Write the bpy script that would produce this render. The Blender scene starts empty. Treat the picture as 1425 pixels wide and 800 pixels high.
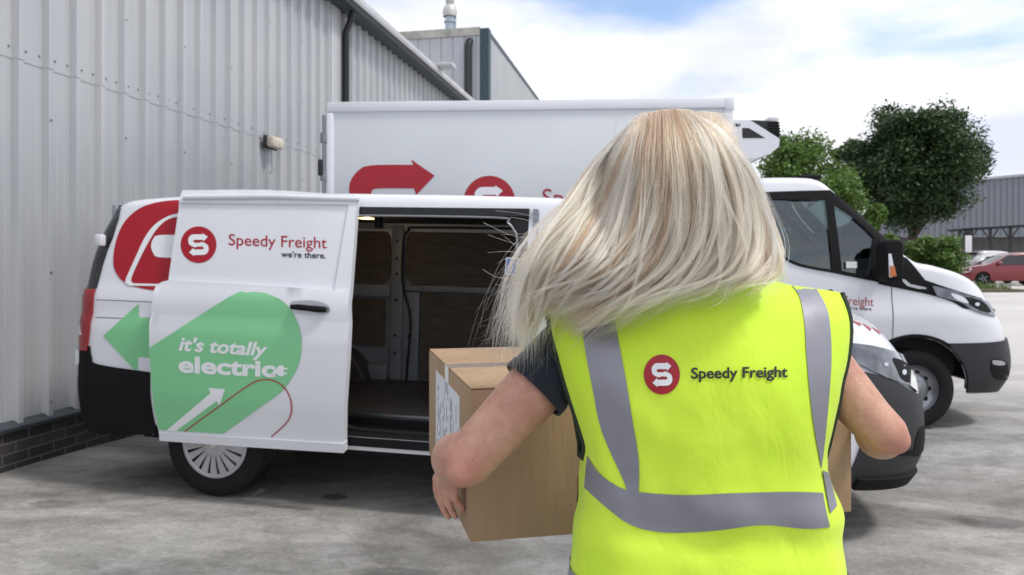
import bpy, bmesh, math, random
from mathutils import Vector, Matrix, noise
from mathutils.bvhtree import BVHTree
from mathutils.geometry import delaunay_2d_cdt
R = math.radians
random.seed(11)
sc = bpy.context.scene
COL = sc.collection
# ------------------------------------------------------------------ camera
F, CX, HY, HC = 1050.0, 712.5, 371.0, 1.46      # focal length in photo pixels, centre column, horizon row, eye height
cam = bpy.data.cameras.new('camera'); camo = bpy.data.objects.new('camera', cam); COL.objects.link(camo)
camo.location = (0, 0, HC); camo.rotation_euler = (R(90), 0, 0)
cam.lens = 36 * F / 1425; cam.sensor_width = 36; cam.shift_y = -29 / 1425
cam.clip_end = 2000; cam.clip_start = .05
cam.dof.use_dof = True; cam.dof.focus_distance = 1.3; cam.dof.aperture_fstop = 9.5
sc.camera = camo
def ray(px, py): return Vector(((px - CX) / F, 1, -(py - HY) / F))
def at(px, py, D): return Vector((0, 0, HC)) + ray(px, py) * D
# ------------------------------------------------------------------ materials
def nt(m):
    m.use_nodes = True; n = m.node_tree; n.nodes.clear(); return n
def mat(name, col, rough=.5, metal=0, var=.0, vscale=8, bump=0, bscale=60, coat=0, spec=.5, dirt=0, stretch=(1, 1, 1), trans=0, alpha=1, emit=None, estr=1, sub=0, sheen=0, col2=None):
    m = bpy.data.materials.new(name); n = nt(m); N = n.nodes; L = n.links
    o = N.new('ShaderNodeOutputMaterial'); p = N.new('ShaderNodeBsdfPrincipled'); L.new(p.outputs[0], o.inputs[0])
    p.inputs['Base Color'].default_value = (*col, 1); p.inputs['Roughness'].default_value = rough
    p.inputs['Metallic'].default_value = metal; p.inputs['Specular IOR Level'].default_value = spec
    p.inputs['Coat Weight'].default_value = coat; p.inputs['Coat Roughness'].default_value = .05
    p.inputs['Transmission Weight'].default_value = trans; p.inputs['Alpha'].default_value = alpha
    if sub: p.inputs['Subsurface Weight'].default_value = sub; p.inputs['Subsurface Radius'].default_value = (.012, .004, .002); p.inputs['Subsurface Scale'].default_value = 1
    if sheen: p.inputs['Sheen Weight'].default_value = sheen
    if emit: p.inputs['Emission Color'].default_value = (*emit, 1); p.inputs['Emission Strength'].default_value = estr
    tc = N.new('ShaderNodeTexCoord'); mp = N.new('ShaderNodeMapping'); L.new(tc.outputs['Object'], mp.inputs[0]); mp.inputs['Scale'].default_value = stretch
    if var or col2:
        t = N.new('ShaderNodeTexNoise'); t.inputs['Scale'].default_value = vscale; t.inputs['Detail'].default_value = 6; L.new(mp.outputs[0], t.inputs[0])
        r = N.new('ShaderNodeValToRGB'); L.new(t.outputs[0], r.inputs[0])
        r.color_ramp.elements[0].position = .3; r.color_ramp.elements[1].position = .7
        a = col2 or [c * (1 - var) for c in col]; b = [min(1, c * (1 + var * .6)) for c in col]
        r.color_ramp.elements[0].color = (*a, 1); r.color_ramp.elements[1].color = (*b, 1)
        L.new(r.outputs[0], p.inputs['Base Color'])
    if dirt:
        t = N.new('ShaderNodeTexNoise'); t.inputs['Scale'].default_value = 3; t.inputs['Detail'].default_value = 8; L.new(mp.outputs[0], t.inputs[0])
        mr = N.new('ShaderNodeMapRange'); mr.inputs[1].default_value = .3; mr.inputs[2].default_value = .8; mr.inputs[3].default_value = rough; mr.inputs[4].default_value = rough + dirt; L.new(t.outputs[0], mr.inputs[0]); L.new(mr.outputs[0], p.inputs['Roughness'])
    if bump:
        t = N.new('ShaderNodeTexNoise'); t.inputs['Scale'].default_value = bscale; t.inputs['Detail'].default_value = 4; L.new(mp.outputs[0], t.inputs[0])
        b = N.new('ShaderNodeBump'); b.inputs['Strength'].default_value = bump; b.inputs['Distance'].default_value = .01; L.new(t.outputs[0], b.inputs['Height']); L.new(b.outputs[0], p.inputs['Normal'])
    return m
M = {}
M['white'] = mat('white_paint', (.71, .72, .77), .28, coat=.6, var=.04, vscale=2, dirt=.15)
M['boxwhite'] = mat('box_panel_white', (.60, .63, .66), .45, var=.05, vscale=1.3, bump=.05, bscale=6)
M['black'] = mat('black_plastic', (.006, .0065, .0075), .75, spec=.22, var=.2, bump=.1, bscale=300)
M['dgrey'] = mat('dark_grey_plastic', (.020, .021, .025), .55, var=.15, bump=.08, bscale=300)
M['gap'] = mat('shut_line', (.03, .03, .035), .8)
M['rubber'] = mat('tyre_rubber', (.009, .009, .010), .8, spec=.3, var=.3, vscale=20)
M['alloy'] = mat('wheel_trim_silver', (.48, .49, .52), .32, .55, var=.1)
M['steel'] = mat('steel', (.30, .31, .33), .35, .9, var=.1)
M['glass_dark'] = mat('dark_glass', (.01, .012, .014), .04, spec=.8)
M['red'] = mat('red_vinyl', (.36, .004, .016), .38)
M['green'] = mat('green_vinyl', (.21, .56, .28), .35)
M['wvinyl'] = mat('white_vinyl', (.78, .79, .82), .35)
M['ink'] = mat('black_ink', (.012, .014, .016), .5)
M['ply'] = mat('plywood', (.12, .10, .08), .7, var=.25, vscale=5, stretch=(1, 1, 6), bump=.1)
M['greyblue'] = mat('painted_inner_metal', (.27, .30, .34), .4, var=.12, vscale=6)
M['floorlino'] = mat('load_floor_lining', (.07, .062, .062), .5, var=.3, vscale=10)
M['bluest'] = mat('blue_sticker', (.02, .12, .42), .4)
M['tail'] = mat('tail_light_red', (.28, .006, .012), .15, coat=.6)
M['lamp'] = mat('lit_lamp', (1, .75, .4), .4, emit=(1, .62, .25), estr=5)
M['chrome'] = mat('chrome', (.62, .64, .67), .12, .95)
M['hlglass'] = mat('headlight_lens', (.17, .19, .23), .06, .35, coat=1, col2=(.03, .035, .045), vscale=11)
M['amber'] = mat('amber_lens', (.5, .14, .02), .2, coat=.5)
M['clearlens'] = mat('clear_lens', (.62, .62, .6), .15, coat=.5)
def glass(name, tint, t=.75):
    m = bpy.data.materials.new(name); n = nt(m); N = n.nodes; L = n.links
    o = N.new('ShaderNodeOutputMaterial'); mx = N.new('ShaderNodeMixShader'); tr = N.new('ShaderNodeBsdfTransparent'); g = N.new('ShaderNodeBsdfGlossy'); fr = N.new('ShaderNodeFresnel')
    tr.inputs[0].default_value = (*tint, 1); g.inputs['Roughness'].default_value = .02; fr.inputs[0].default_value = 1.9
    L.new(fr.outputs[0], mx.inputs[0]); L.new(tr.outputs[0], mx.inputs[1]); L.new(g.outputs[0], mx.inputs[2]); L.new(mx.outputs[0], o.inputs[0]); return m
M['glass'] = glass('tinted_glass', (.62, .72, .72))
# ------------------------------------------------------------------ object helpers
def tag(o, label=None, cat=None, group=None, kind=None):
    for k, v in (('label', label), ('category', cat), ('group', group), ('kind', kind)):
        if v: o[k] = v
    return o
def root(name, mw, label, cat, group=None):
    o = bpy.data.objects.new(name, None); COL.objects.link(o); o.matrix_world = mw if isinstance(mw, Matrix) else Matrix.Translation(mw)
    o.empty_display_size = .2;
    return tag(o, label, cat, group)
def mk(name, vs, fs, m, parent=None, smooth=False, sharp=None, mids=None):
    me = bpy.data.meshes.new(name); me.from_pydata([tuple(v) for v in vs], [], fs); me.validate(); me.update()
    for x in (m if isinstance(m, (list, tuple)) else [m]): me.materials.append(x)
    if mids:
        for p, i in zip(me.polygons, mids): p.material_index = i
    if smooth:
        for p in me.polygons: p.use_smooth = True
        if sharp: me.set_sharp_from_angle(angle=R(sharp))
    o = bpy.data.objects.new(name, me); COL.objects.link(o)
    if parent is not None: o.parent = parent
    return o
class MB:
    """collects simple solids into one mesh"""
    def __init__(s): s.v = []; s.f = []; s.m = []
    def add(s, vs, fs, mi=0):
        b = len(s.v); s.v += [Vector(v) for v in vs]; s.f += [tuple(b + i for i in f) for f in fs]; s.m += [mi] * len(fs); return s
    def box(s, x0, x1, y0, y1, z0, z1, mi=0, bev=0):
        if bev > 0:
            bm = bmesh.new(); bmesh.ops.create_cube(bm, size=1)
            for v in bm.verts: v.co = Vector(((x0 + x1) / 2 + v.co.x * (x1 - x0), (y0 + y1) / 2 + v.co.y * (y1 - y0), (z0 + z1) / 2 + v.co.z * (z1 - z0)))
            bmesh.ops.bevel(bm, geom=bm.edges[:], offset=bev, segments=2, affect='EDGES', profile=.5)
            bm.verts.index_update(); s.add([v.co.copy() for v in bm.verts], [[v.index for v in f.verts] for f in bm.faces], mi); bm.free(); return s
        V = [(x, y, z) for x in (x0, x1) for y in (y0, y1) for z in (z0, z1)]
        return s.add(V, [(0, 1, 3, 2), (4, 6, 7, 5), (0, 4, 5, 1), (2, 3, 7, 6), (0, 2, 6, 4), (1, 5, 7, 3)], mi)
    def prism(s, poly, axis, a, b, mi=0):
        """extrude a 2D polygon along axis (0,1,2) from a to b"""
        n = len(poly); V = []
        for t in (a, b):
            for (p, q) in poly: V.append({0: (t, p, q), 1: (p, t, q), 2: (p, q, t)}[axis])
        fs = [tuple(range(n))[::-1], tuple(range(n, 2 * n))] + [(i, (i + 1) % n, n + (i + 1) % n, n + i) for i in range(n)]
        return s.add(V, fs, mi)
    def tube(s, pts, r, seg=8, mi=0, cap=True):
        pts = [Vector(p) for p in pts]; n = len(pts); rr = r if isinstance(r, (list, tuple)) else [r] * n; V = []; fs = []
        up = None
        for i, p in enumerate(pts):
            d = (pts[min(i + 1, n - 1)] - pts[max(i - 1, 0)]).normalized()
            if up is None: up = d.orthogonal().normalized()
            up = (up - d * up.dot(d)).normalized(); w = d.cross(up)
            for k in range(seg):
                a = 2 * math.pi * k / seg; V.append(p + (up * math.cos(a) + w * math.sin(a)) * rr[i])
        for i in range(n - 1):
            for k in range(seg):
                fs.append((i * seg + k, i * seg + (k + 1) % seg, (i + 1) * seg + (k + 1) % seg, (i + 1) * seg + k))
        if cap: fs += [tuple(range(seg))[::-1], tuple(range((n - 1) * seg, n * seg))]
        return s.add(V, fs, mi)
    def lathe(s, prof, c, axis=Vector((0, 1, 0)), seg=40, mi=0):
        """prof: (distance along axis, radius)"""
        c = Vector(c); a = axis.normalized(); u = Vector((1, 0, 0)) if abs(a.x) < .9 else Vector((0, 0, 1)); u = (u - a * u.dot(a)).normalized(); w = a.cross(u); V = []; fs = []
        for (d, r) in prof:
            for k in range(seg):
                t = 2 * math.pi * k / seg; V.append(c + a * d + (u * math.cos(t) + w * math.sin(t)) * r)
        for i in range(len(prof) - 1):
            for k in range(seg): fs.append((i * seg + k, i * seg + (k + 1) % seg, (i + 1) * seg + (k + 1) % seg, (i + 1) * seg + k))
        return s.add(V, fs, mi)
    def build(s, name, m, parent=None, smooth=True, sharp=35):
        return mk(name, s.v, s.f, m, parent, smooth, sharp, s.m)
def lerp(a, b, t): return a + (b - a) * t
def sm(a, b, x):
    t = max(0, min(1, (x - a) / (b - a))); return t * t * (3 - 2 * t)
def interp(pts, x, smooth=True):
    if x <= pts[0][0]: return pts[0][1]
    if x >= pts[-1][0]: return pts[-1][1]
    for i in range(len(pts) - 1):
        if pts[i][0] <= x <= pts[i + 1][0]:
            x0, y0 = pts[i]; x1, y1 = pts[i + 1]; h = x1 - x0; t = (x - x0) / h
            if not smooth: return lerp(y0, y1, t)
            m0 = (y1 - pts[i - 1][1]) / (x1 - pts[i - 1][0]) if i > 0 else (y1 - y0) / h
            m1 = (pts[i + 2][1] - y0) / (pts[i + 2][0] - x0) if i + 2 < len(pts) else (y1 - y0) / h
            t2, t3 = t * t, t * t * t
            return (2 * t3 - 3 * t2 + 1) * y0 + (t3 - 2 * t2 + t) * h * m0 + (-2 * t3 + 3 * t2) * y1 + (t3 - t2) * h * m1
def catmull(P, n, closed=False):
    out = []; N = len(P); rng = N if closed else N - 1
    for i in range(rng):
        g = (lambda k: P[k % N]) if closed else (lambda k: P[max(0, min(N - 1, k))])
        p0, p1, p2, p3 = g(i - 1), g(i), g(i + 1), g(i + 2)
        for k in range(n):
            t = k / n
            out.append(tuple(.5 * ((2 * p1[j]) + (-p0[j] + p2[j]) * t + (2 * p0[j] - 5 * p1[j] + 4 * p2[j] - p3[j]) * t * t + (-p0[j] + 3 * p1[j] - 3 * p2[j] + p3[j]) * t ** 3) for j in range(len(p1))))
    if not closed: out.append(tuple(P[-1]))
    return out
def curve(P, n=5):
    """closed outline: points with a third element 0 are corners, the rest are smooth"""
    cs = [i for i, p in enumerate(P) if len(p) > 2]
    if not cs: return catmull([p[:2] for p in P], n, True)
    P = P[cs[0]:] + P[:cs[0]]; cs = [i for i, p in enumerate(P) if len(p) > 2] + [len(P)]; P = P + [P[0]]
    out = []
    for a, b in zip(cs, cs[1:]):
        seg = [p[:2] for p in P[a:b + 1]]
        out += (catmull(seg, n)[:-1] if len(seg) > 2 else [seg[0]])
    return out
def rrect(x0, x1, y0, y1, r, n=5):
    o = []
    for cx, cy, a in ((x1 - r, y1 - r, 0), (x0 + r, y1 - r, 90), (x0 + r, y0 + r, 180), (x1 - r, y0 + r, 270)):
        for k in range(n + 1):
            t = R(a + 90 * k / n); o.append((cx + r * math.cos(t), cy + r * math.sin(t)))
    return o
def ell(cx, cy, rx, ry, n=40): return [(cx + rx * math.cos(2 * math.pi * k / n), cy + ry * math.sin(2 * math.pi * k / n)) for k in range(n)]
def pip(x, y, P):
    c = False; j = len(P) - 1
    for i in range(len(P)):
        if (P[i][1] > y) != (P[j][1] > y) and x < (P[j][0] - P[i][0]) * (y - P[i][1]) / (P[j][1] - P[i][1]) + P[i][0]: c = not c
        j = i
    return c
def dense(P, h, closed=True):
    o = []
    for i in range(len(P) if closed else len(P) - 1):
        a, b = P[i], P[(i + 1) % len(P)]; d = math.hypot(b[0] - a[0], b[1] - a[1]); n = max(1, int(math.ceil(d / h)))
        for k in range(n): o.append((lerp(a[0], b[0], k / n), lerp(a[1], b[1], k / n)))
    if not closed: o.append(tuple(P[-1]))
    return o
def cdt(outer, holes=(), h=None, extra=()):
    """fill a 2D outline with triangles, with a grid of inner points so that it can bend"""
    loops = [outer] + list(holes)
    if h: loops = [dense(l, h) for l in loops]
    vs = []; es = []
    for l in loops:
        b = len(vs); n = len(l); vs += [Vector(p[:2]) for p in l]; es += [(b + i, b + (i + 1) % n) for i in range(n)]
    for l in extra:
        l = dense(l, h) if h else l
        b = len(vs); n = len(l); vs += [Vector(p[:2]) for p in l]; es += [(b + i, b + (i + 1) % n) for i in range(n)]
    if h:
        g = {}
        for v in vs: g.setdefault((int(v.x // h), int(v.y // h)), []).append(v)
        xs = [p[0] for p in loops[0]]; ys = [p[1] for p in loops[0]]
        y = min(ys) + h / 2; row = 0
        while y < max(ys):
            x = min(xs) + (h / 2 if row % 2 else 0)
            while x < max(xs):
                k = (int(x // h), int(y // h)); near = False
                for a in (-1, 0, 1):
                    for b in (-1, 0, 1):
                        for q in g.get((k[0] + a, k[1] + b), ()):
                            if (q.x - x) ** 2 + (q.y - y) ** 2 < (h * .45) ** 2: near = True
                if not near and pip(x, y, loops[0]) and not any(pip(x, y, l) for l in loops[1:]): vs.append(Vector((x, y)))
                x += h
            y += h; row += 1
    V, _, Fc, *_ = delaunay_2d_cdt(vs, es, [], 0, 1e-6)
    out = []
    for f in Fc:
        cx = sum(V[i].x for i in f) / 3; cy = sum(V[i].y for i in f) / 3
        if pip(cx, cy, loops[0]) and not any(pip(cx, cy, l) for l in loops[1:]):
            a, b, c = (V[i] for i in f)
            ar = (b - a).cross(c - a)
            if abs(ar) > 1e-12: out.append(tuple(f) if ar > 0 else tuple(f)[::-1])
    return [tuple(v) for v in V], out
def clean(V, fs):
    used = sorted({i for f in fs for i in f}); mp = {a: b for b, a in enumerate(used)}
    return [V[i] for i in used], [tuple(mp[i] for i in f) for f in fs]
def solid(V, fs, N, t):
    """give a sheet a thickness t against its normals N"""
    n = len(V); W = list(V) + [Vector(v) - Vector(k) * t for v, k in zip(V, N)]; ff = list(fs) + [tuple(n + i for i in f[::-1]) for f in fs]; cnt = {}
    for f in fs:
        for i in range(len(f)): cnt[(f[i], f[(i + 1) % len(f)])] = 1
    for (a, b) in cnt:
        if (b, a) not in cnt: ff.append((b, a, n + a, n + b))
    return W, ff
_tc = {}
def text2d(s, shear=0, bold=0, space=1):
    k = (s, shear, bold, space)
    if k in _tc: return _tc[k]
    c = bpy.data.curves.new('t', 'FONT'); c.body = s; c.size = 1; c.shear = shear; c.offset = bold; c.resolution_u = 4; c.space_character = space
    o = bpy.data.objects.new('t', c); COL.objects.link(o); dg = bpy.context.evaluated_depsgraph_get(); me = o.evaluated_get(dg).to_mesh()
    V = [(v.co.x, v.co.y) for v in me.vertices]; fs = [tuple(p.vertices) for p in me.polygons]; o.evaluated_get(dg).to_mesh_clear()
    bpy.data.objects.remove(o); bpy.data.curves.remove(c); _tc[k] = (V, fs); return V, fs
class Target:
    """a surface on which markings seen in the photo are laid"""
    def __init__(s, objs):
        dg = bpy.context.evaluated_depsgraph_get(); dg.update(); vs = []; ps = []
        for o in objs:
            e = o.evaluated_get(dg); me = e.to_mesh(); b = len(vs); mw = o.matrix_world
            vs += [mw @ v.co for v in me.vertices]; ps += [tuple(b + i for i in p.vertices) for p in me.polygons]; e.to_mesh_clear()
        s.b = BVHTree.FromPolygons(vs, ps)
    def hit(s, px, py):
        d = ray(px, py).normalized(); O = Vector((0, 0, HC)); p, n, i, t = s.b.ray_cast(O, d)
        if p is None:
            best = None; q0 = getattr(s, 'last', 5)
            for k in range(-30, 31):
                q = O + d * (q0 + k * .02); c, n2, i, t2 = s.b.find_nearest(q)
                if best is None or t2 < best[0]: best = (t2, c, n2)
            _, p, n = best
        else: s.last = t
        if n.dot(d) > 0: n = -n
        return p, n
def decal(name, m, tgt, outer=None, holes=(), h=8, off=.002, parent=None, tri=None, thick=0, smooth=True):
    """a marking with the given outline in photo pixels, laid on tgt, offset along its normal"""
    V, fs = tri if tri else cdt([p[:2] for p in outer], holes, h)
    V, fs = clean(V, fs); out = []; N = []
    for (x, y) in V:
        p, n = tgt.hit(x, y); out.append(p + n * off); N.append(n)
    a = out[fs[0][0]]; nn = (out[fs[0][1]] - a).cross(out[fs[0][2]] - a)
    if nn.dot(N[fs[0][0]]) < 0: fs = [f[::-1] for f in fs]
    if parent is not None:
        pr = parent
        while pr.parent is not None: pr = pr.parent
        inv = pr.matrix_world.inverted(); out = [inv @ v for v in out]; N = [inv.to_3x3() @ n for n in N]
    if thick: out, fs = solid(out, fs, N, thick)
    return mk(name, out, fs, m, parent, smooth, 40)
def textdecal(name, s, m, tgt, p0, p1, hgt, off=.002, parent=None, shear=0, bold=0, space=1, up=None):
    """text from p0 to p1 (baseline ends in photo pixels), capital height hgt"""
    V, fs = text2d(s, shear, bold, space); xs = [v[0] for v in V]; x0, x1 = min(xs), max(xs)
    e = Vector((p1[0] - p0[0], p1[1] - p0[1])) / (x1 - x0); u = Vector(up) if up else Vector((0, -1)); u = u.normalized() * hgt / .69
    W = [(p0[0] + (x - x0) * e.x + y * u.x, p0[1] + (x - x0) * e.y + y * u.y) for x, y in V]
    tr = []
    for f in fs:
        for k in range(1, len(f) - 1): tr.append((f[0], f[k], f[k + 1]))
    return decal(name, m, tgt, tri=(W, tr), off=off, parent=parent, smooth=False)
HOOK = curve([(280, 212, 0), (275, 200, 0), (320, 235, 0), (285, 276, 0), (281, 262, 0), (215, 262), (201, 268), (203, 282), (215, 288), (262, 288, 0), (224, 330, 0), (195, 322), (170, 305), (160, 280), (160, 250), (175, 225), (200, 213)], 4)
def logo(prefix, tgt, cx, cy, rx, ry, parent, off=.002, h=8):
    c = decal('logo_disc', M['red'], tgt, ell(cx, cy, rx, ry), h=h, off=off, parent=parent)
    for flip in (0, 1):
        P = []
        for (x, y) in HOOK:
            if flip: x, y = 486 - x, 610 - y
            P.append((cx + (x - 243) / 148 * rx, cy + (y - 305) / 165 * ry))
        decal('logo_arrow', M['wvinyl'], tgt, P, h=h, off=off + .0012, parent=parent)
    return c
# ------------------------------------------------------------------ generic vehicle shell
class Shell:
    def __init__(s, ztop, W, xf, xr, x0, n=2.4, Rr=.14, r=.09, crown=None, taper=None):
        s.Z = ztop; s.W = W; s.xf = xf; s.xr = xr; s.x0 = x0; s.n = n; s.Rr = Rr; s.r = r; s.crown = crown or (lambda u: .05)
        s.L = 1.6; s.u1 = x0 + s.L; s.ur = Rr - Rr * math.pi / 2; s.u0 = s.ur - .8
    def base(s, u, z):
        W = s.W(z, u)
        if u < s.Rr:
            q = s.Rr - u; xr = s.xr(z)
            if q < s.Rr * math.pi / 2:
                a = q / s.Rr; return xr + s.Rr * (1 - math.sin(a)), -(W - s.Rr + s.Rr * math.cos(a))
            return xr, -(W - s.Rr) * max(0, 1 - (s.ur - u) / .8)
        xr = s.xr(z); 
        k = sm(s.Rr, s.Rr + .5, u); x = u + xr * (1 - k)
        if u <= s.x0: return x, -W
        ph = min(1, (u - s.x0) / s.L) * math.pi / 2
        return s.x0 + (s.xf(z) - s.x0) * math.sin(ph) ** (2 / s.n), -W * max(0, math.cos(ph)) ** (2 / s.n)
    def ztop(s, u):
        z = 1.0
        for _ in range(6): z = .5 * z + .5 * s.Z(s.base(u, z)[0])
        for _ in range(4): z = s.Z(s.base(u, z)[0])
        return z
    def S(s, u, z):
        x, y = s.base(u, z); d = s.ztop(u) - z
        if d < s.r: y = y * (1 - (s.r - math.sqrt(max(0, s.r ** 2 - (s.r - max(0, d)) ** 2))) / max(.3, s.W(z, u)) * .9)
        return Vector((x, y, z))
    def P(s, u, z, off=0):
        p = s.S(u, z)
        e = .004; n = (s.S(u + e, z) - s.S(u - e, z)).cross(s.S(u, z + e) - s.S(u, z - e))
        n = n.normalized() if n.length > 1e-9 else Vector((0, -1, 0))
        return p + n * off, n
    def sheet(s, outer, holes=(), h=.05, extra=()): return clean(*cdt(outer, holes, h, extra))
    def patch(s, name, outer, m, parent, off=.004, thick=.004, holes=(), h=.05, mirror=False, disp=None, extra=(), smooth=True, sharp=40):
        V, fs = s.sheet(outer, holes, h, extra); out = []; N = []
        for u, z in V:
            p, n = s.P(u, z, off + (disp(u, z) if disp else 0)); out.append(p); N.append(n)
        if thick: out, fs = solid(out, fs, N, thick)
        if mirror: out = [Vector((v.x, -v.y, v.z)) for v in out]; fs = [f[::-1] for f in fs]
        return mk(name, out, fs, m, parent, smooth, sharp)
    def outline(s, zb, du=.05):
        us = []; u = s.u0
        while u < s.u1 - 1e-6: us.append(u); u += du
        us.append(s.u1); i = 0
        while i < len(us) - 1:
            if math.hypot(us[i + 1] - us[i], s.ztop(us[i + 1]) - s.ztop(us[i])) > du * 1.1 and us[i + 1] - us[i] > .004: us.insert(i + 1, (us[i] + us[i + 1]) / 2)
            else: i += 1
        s.us = us
        return [(u, zb(u)) for u in us] + [(u, s.ztop(u) - s.r) for u in reversed(us)]
    def body(s, name, zb, m, parent, holesR=(), holesL=(), glass=None, gm=None, thick=True, h=.06, under=None):
        """both flanks and the top in one mesh; glass(u,v) picks the faces of the top that are glazing"""
        o = s.outline(zb); V = []; fs = []
        for sgn, hs in ((1, holesR), (-1, holesL)):
            a, b = s.sheet(o, hs, h); k = len(V)
            for u, z in a:
                p = s.S(u, z); V.append(Vector((p.x, p.y * sgn, p.z)))
            fs += [tuple(k + i for i in (f if sgn > 0 else f[::-1])) for f in b]
            k = len(V); nr = 6
            for u in s.us:
                zt = s.ztop(u)
                for j in range(nr + 1):
                    p = s.S(u, zt - s.r * (1 - math.sin(j / nr * math.pi / 2))); V.append(Vector((p.x, p.y * sgn, p.z)))
            for i in range(len(s.us) - 1):
                for j in range(nr):
                    q = k + i * (nr + 1) + j; f = (q, q + nr + 1, q + nr + 2, q + 1); fs.append(f if sgn > 0 else f[::-1])
        nv = 16; k = len(V); gf = []; tops = [s.S(u, s.ztop(u)) for u in s.us]
        for u, e in zip(s.us, tops):
            for j in range(nv + 1):
                v = -1 + 2 * j / nv; c = s.crown(u) * min(1, abs(e.y) / .5)
                V.append(Vector((e.x, e.y * -v, e.z + c * (1 - abs(v) ** 2.5))))
        for i in range(len(s.us) - 1):
            for j in range(nv):
                f = (k + i * (nv + 1) + j, k + i * (nv + 1) + j + 1, k + (i + 1) * (nv + 1) + j + 1, k + (i + 1) * (nv + 1) + j)
                u = (s.us[i] + s.us[i + 1]) / 2; v = -1 + 2 * (j + .5) / nv
                (gf if glass and glass(u, v) else fs).append(f)
        def weld(fs):
            bm = bmesh.new(); vv, ff = clean(V, fs); bv = [bm.verts.new(v) for v in vv]
            for f in ff:
                if len(set(f)) > 2:
                    try: bm.faces.new([bv[i] for i in f])
                    except ValueError: pass
            bmesh.ops.remove_doubles(bm, verts=bm.verts[:], dist=.0008); bmesh.ops.dissolve_degenerate(bm, dist=1e-5, edges=bm.edges[:])
            bmesh.ops.recalc_face_normals(bm, faces=bm.faces[:])
            me = bpy.data.meshes.new(name); bm.to_mesh(me); bm.free(); return me
        me = weld(fs); me.materials.append(m)
        for p in me.polygons: p.use_smooth = True
        me.set_sharp_from_angle(angle=R(48))
        ob = bpy.data.objects.new(name, me); COL.objects.link(ob); ob.parent = parent
        g = None
        if gf:
            mg = weld(gf); mg.materials.append(gm)
            for p in mg.polygons: p.use_smooth = True
            g = bpy.data.objects.new('windscreen', mg); COL.objects.link(g); g.parent = parent
        return ob, g
def wheel(parent, x, y, z, r=.34, w=.21, side=-1, rr=.62, kind='trim', steer=0):
    """wheel > tyre, rim, hub_cap; side -1 faces the camera side of the vehicle"""
    e = bpy.data.objects.new('wheel', None); COL.objects.link(e); e.parent = parent; e.location = (x, y, z); e.rotation_euler = (0, 0, steer); e.empty_display_size = .1
    a = Vector((0, side, 0)); t = MB(); ri = r * rr
    t.lathe([(-w, ri), (-w, r * .93), (-w * .93, r * .985), (-w * .8, r), (-w * .6, r), (-w * .58, r * .98), (-w * .55, r), (-w * .3, r), (-w * .28, r * .98), (-w * .25, r), (-w * .05, r * .985), (0.004, r * .93), (.008, r * .82), (.004, ri * 1.08), (-.004, ri * 1.0), (-w, ri * .98)], (0, 0, 0), a, 56)
    t.build('tyre', M['rubber'], e)
    q = MB()
    if kind == 'trim':
        n = 18; V = []; q.lathe([(-.02, ri * 1.0), (.006, ri * .99), (.010, ri * .94), (.004, ri * .88)], (0, 0, 0), a, 56)
        q.lathe([(.006, ri * .40), (.016, ri * .36), (.018, ri * .2), (.012, .0)], (0, 0, 0), a, 40)
        for k in range(n):
            t0 = 2 * math.pi * (k + .5) / n; P = []
            for (rad, hw) in ((ri * .34, ri * .052), (ri * .62, ri * .078), (ri * .90, ri * .112)):
                for sg in (-1, 1):
                    c = Vector((math.cos(t0), 0, math.sin(t0))) * rad + Vector((-math.sin(t0), 0, math.cos(t0))) * hw * sg
                    P.append(c)
            top = [p + a * (.012 if i < 4 else .005) for i, p in enumerate(P)]; bot = [p - a * .014 for p in P]
            q.add(top + bot, [(0, 1, 3, 2), (2, 3, 5, 4), (0, 2, 8, 6), (2, 4, 10, 8), (1, 7, 9, 3), (3, 9, 11, 5), (4, 5, 11, 10), (0, 6, 7, 1)])
        q.build('hub_cap', M['alloy'], e, sharp=50)
        d = MB(); d.lathe([(-.03, ri * .97), (-.03, 0)], (0, 0, 0), a, 40); d.build('brake_drum', M['black'], e)
        b = MB(); b.lathe([(.0155, .030), (.022, .028), (.024, 0)], (0, 0, 0), a, 24); b.build('centre_badge', M['chrome'], e)
    else:
        q.lathe([(-.01, ri), (.0, ri * .97), (-.03, ri * .92), (-.05, ri * .82), (-.06, ri * .7), (-.035, ri * .55), (-.03, ri * .35), (-.01, ri * .32), (0, ri * .25), (0, 0)], (0, 0, 0), a, 48)
        q.build('rim', M['steel'] if kind == 'steel' else M['dgrey'], e)
        b = MB(); n = 10 if kind == 'steel' else 5
        for k in range(n):
            t0 = 2 * math.pi * k / n; c = Vector((math.cos(t0), 0, math.sin(t0)))
            if kind == 'steel': b.lathe([(-.055, .022), (-.052, 0)], c * ri * .74, a, 10)
            else: b.tube([c * ri * .2 + a * .005, c * ri * .95 - a * .004], [ri * .13, ri * .1], 6)
        b.build('spoke', M['black'] if kind == 'steel' else M['steel'], e)
    return e
def vframe(th, pitch, o):
    t, p = R(th), R(pitch)
    U = Vector((math.cos(t) * math.cos(p), -math.sin(t) * math.cos(p), -math.sin(p))); Y = Vector((math.sin(t), math.cos(t), 0)); W = U.cross(Y)
    return Matrix(((U.x, Y.x, W.x, o[0]), (U.y, Y.y, W.y, o[1]), (U.z, Y.z, W.z, o[2]), (0, 0, 0, 1)))
def loc(Mw, px, py, c):
    """local (x, z) where the sight line of a photo pixel meets the plane y=c of a vehicle; c may be a function of z"""
    I = Mw.inverted(); O = I @ Vector((0, 0, HC)); d = I.to_3x3() @ ray(px, py); cc = c if not callable(c) else c(1.2)
    for _ in range(8):
        t = (cc - O.y) / d.y; P = O + d * t
        if callable(c): cc = c(P.z)
    return P.x, P.z
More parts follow.
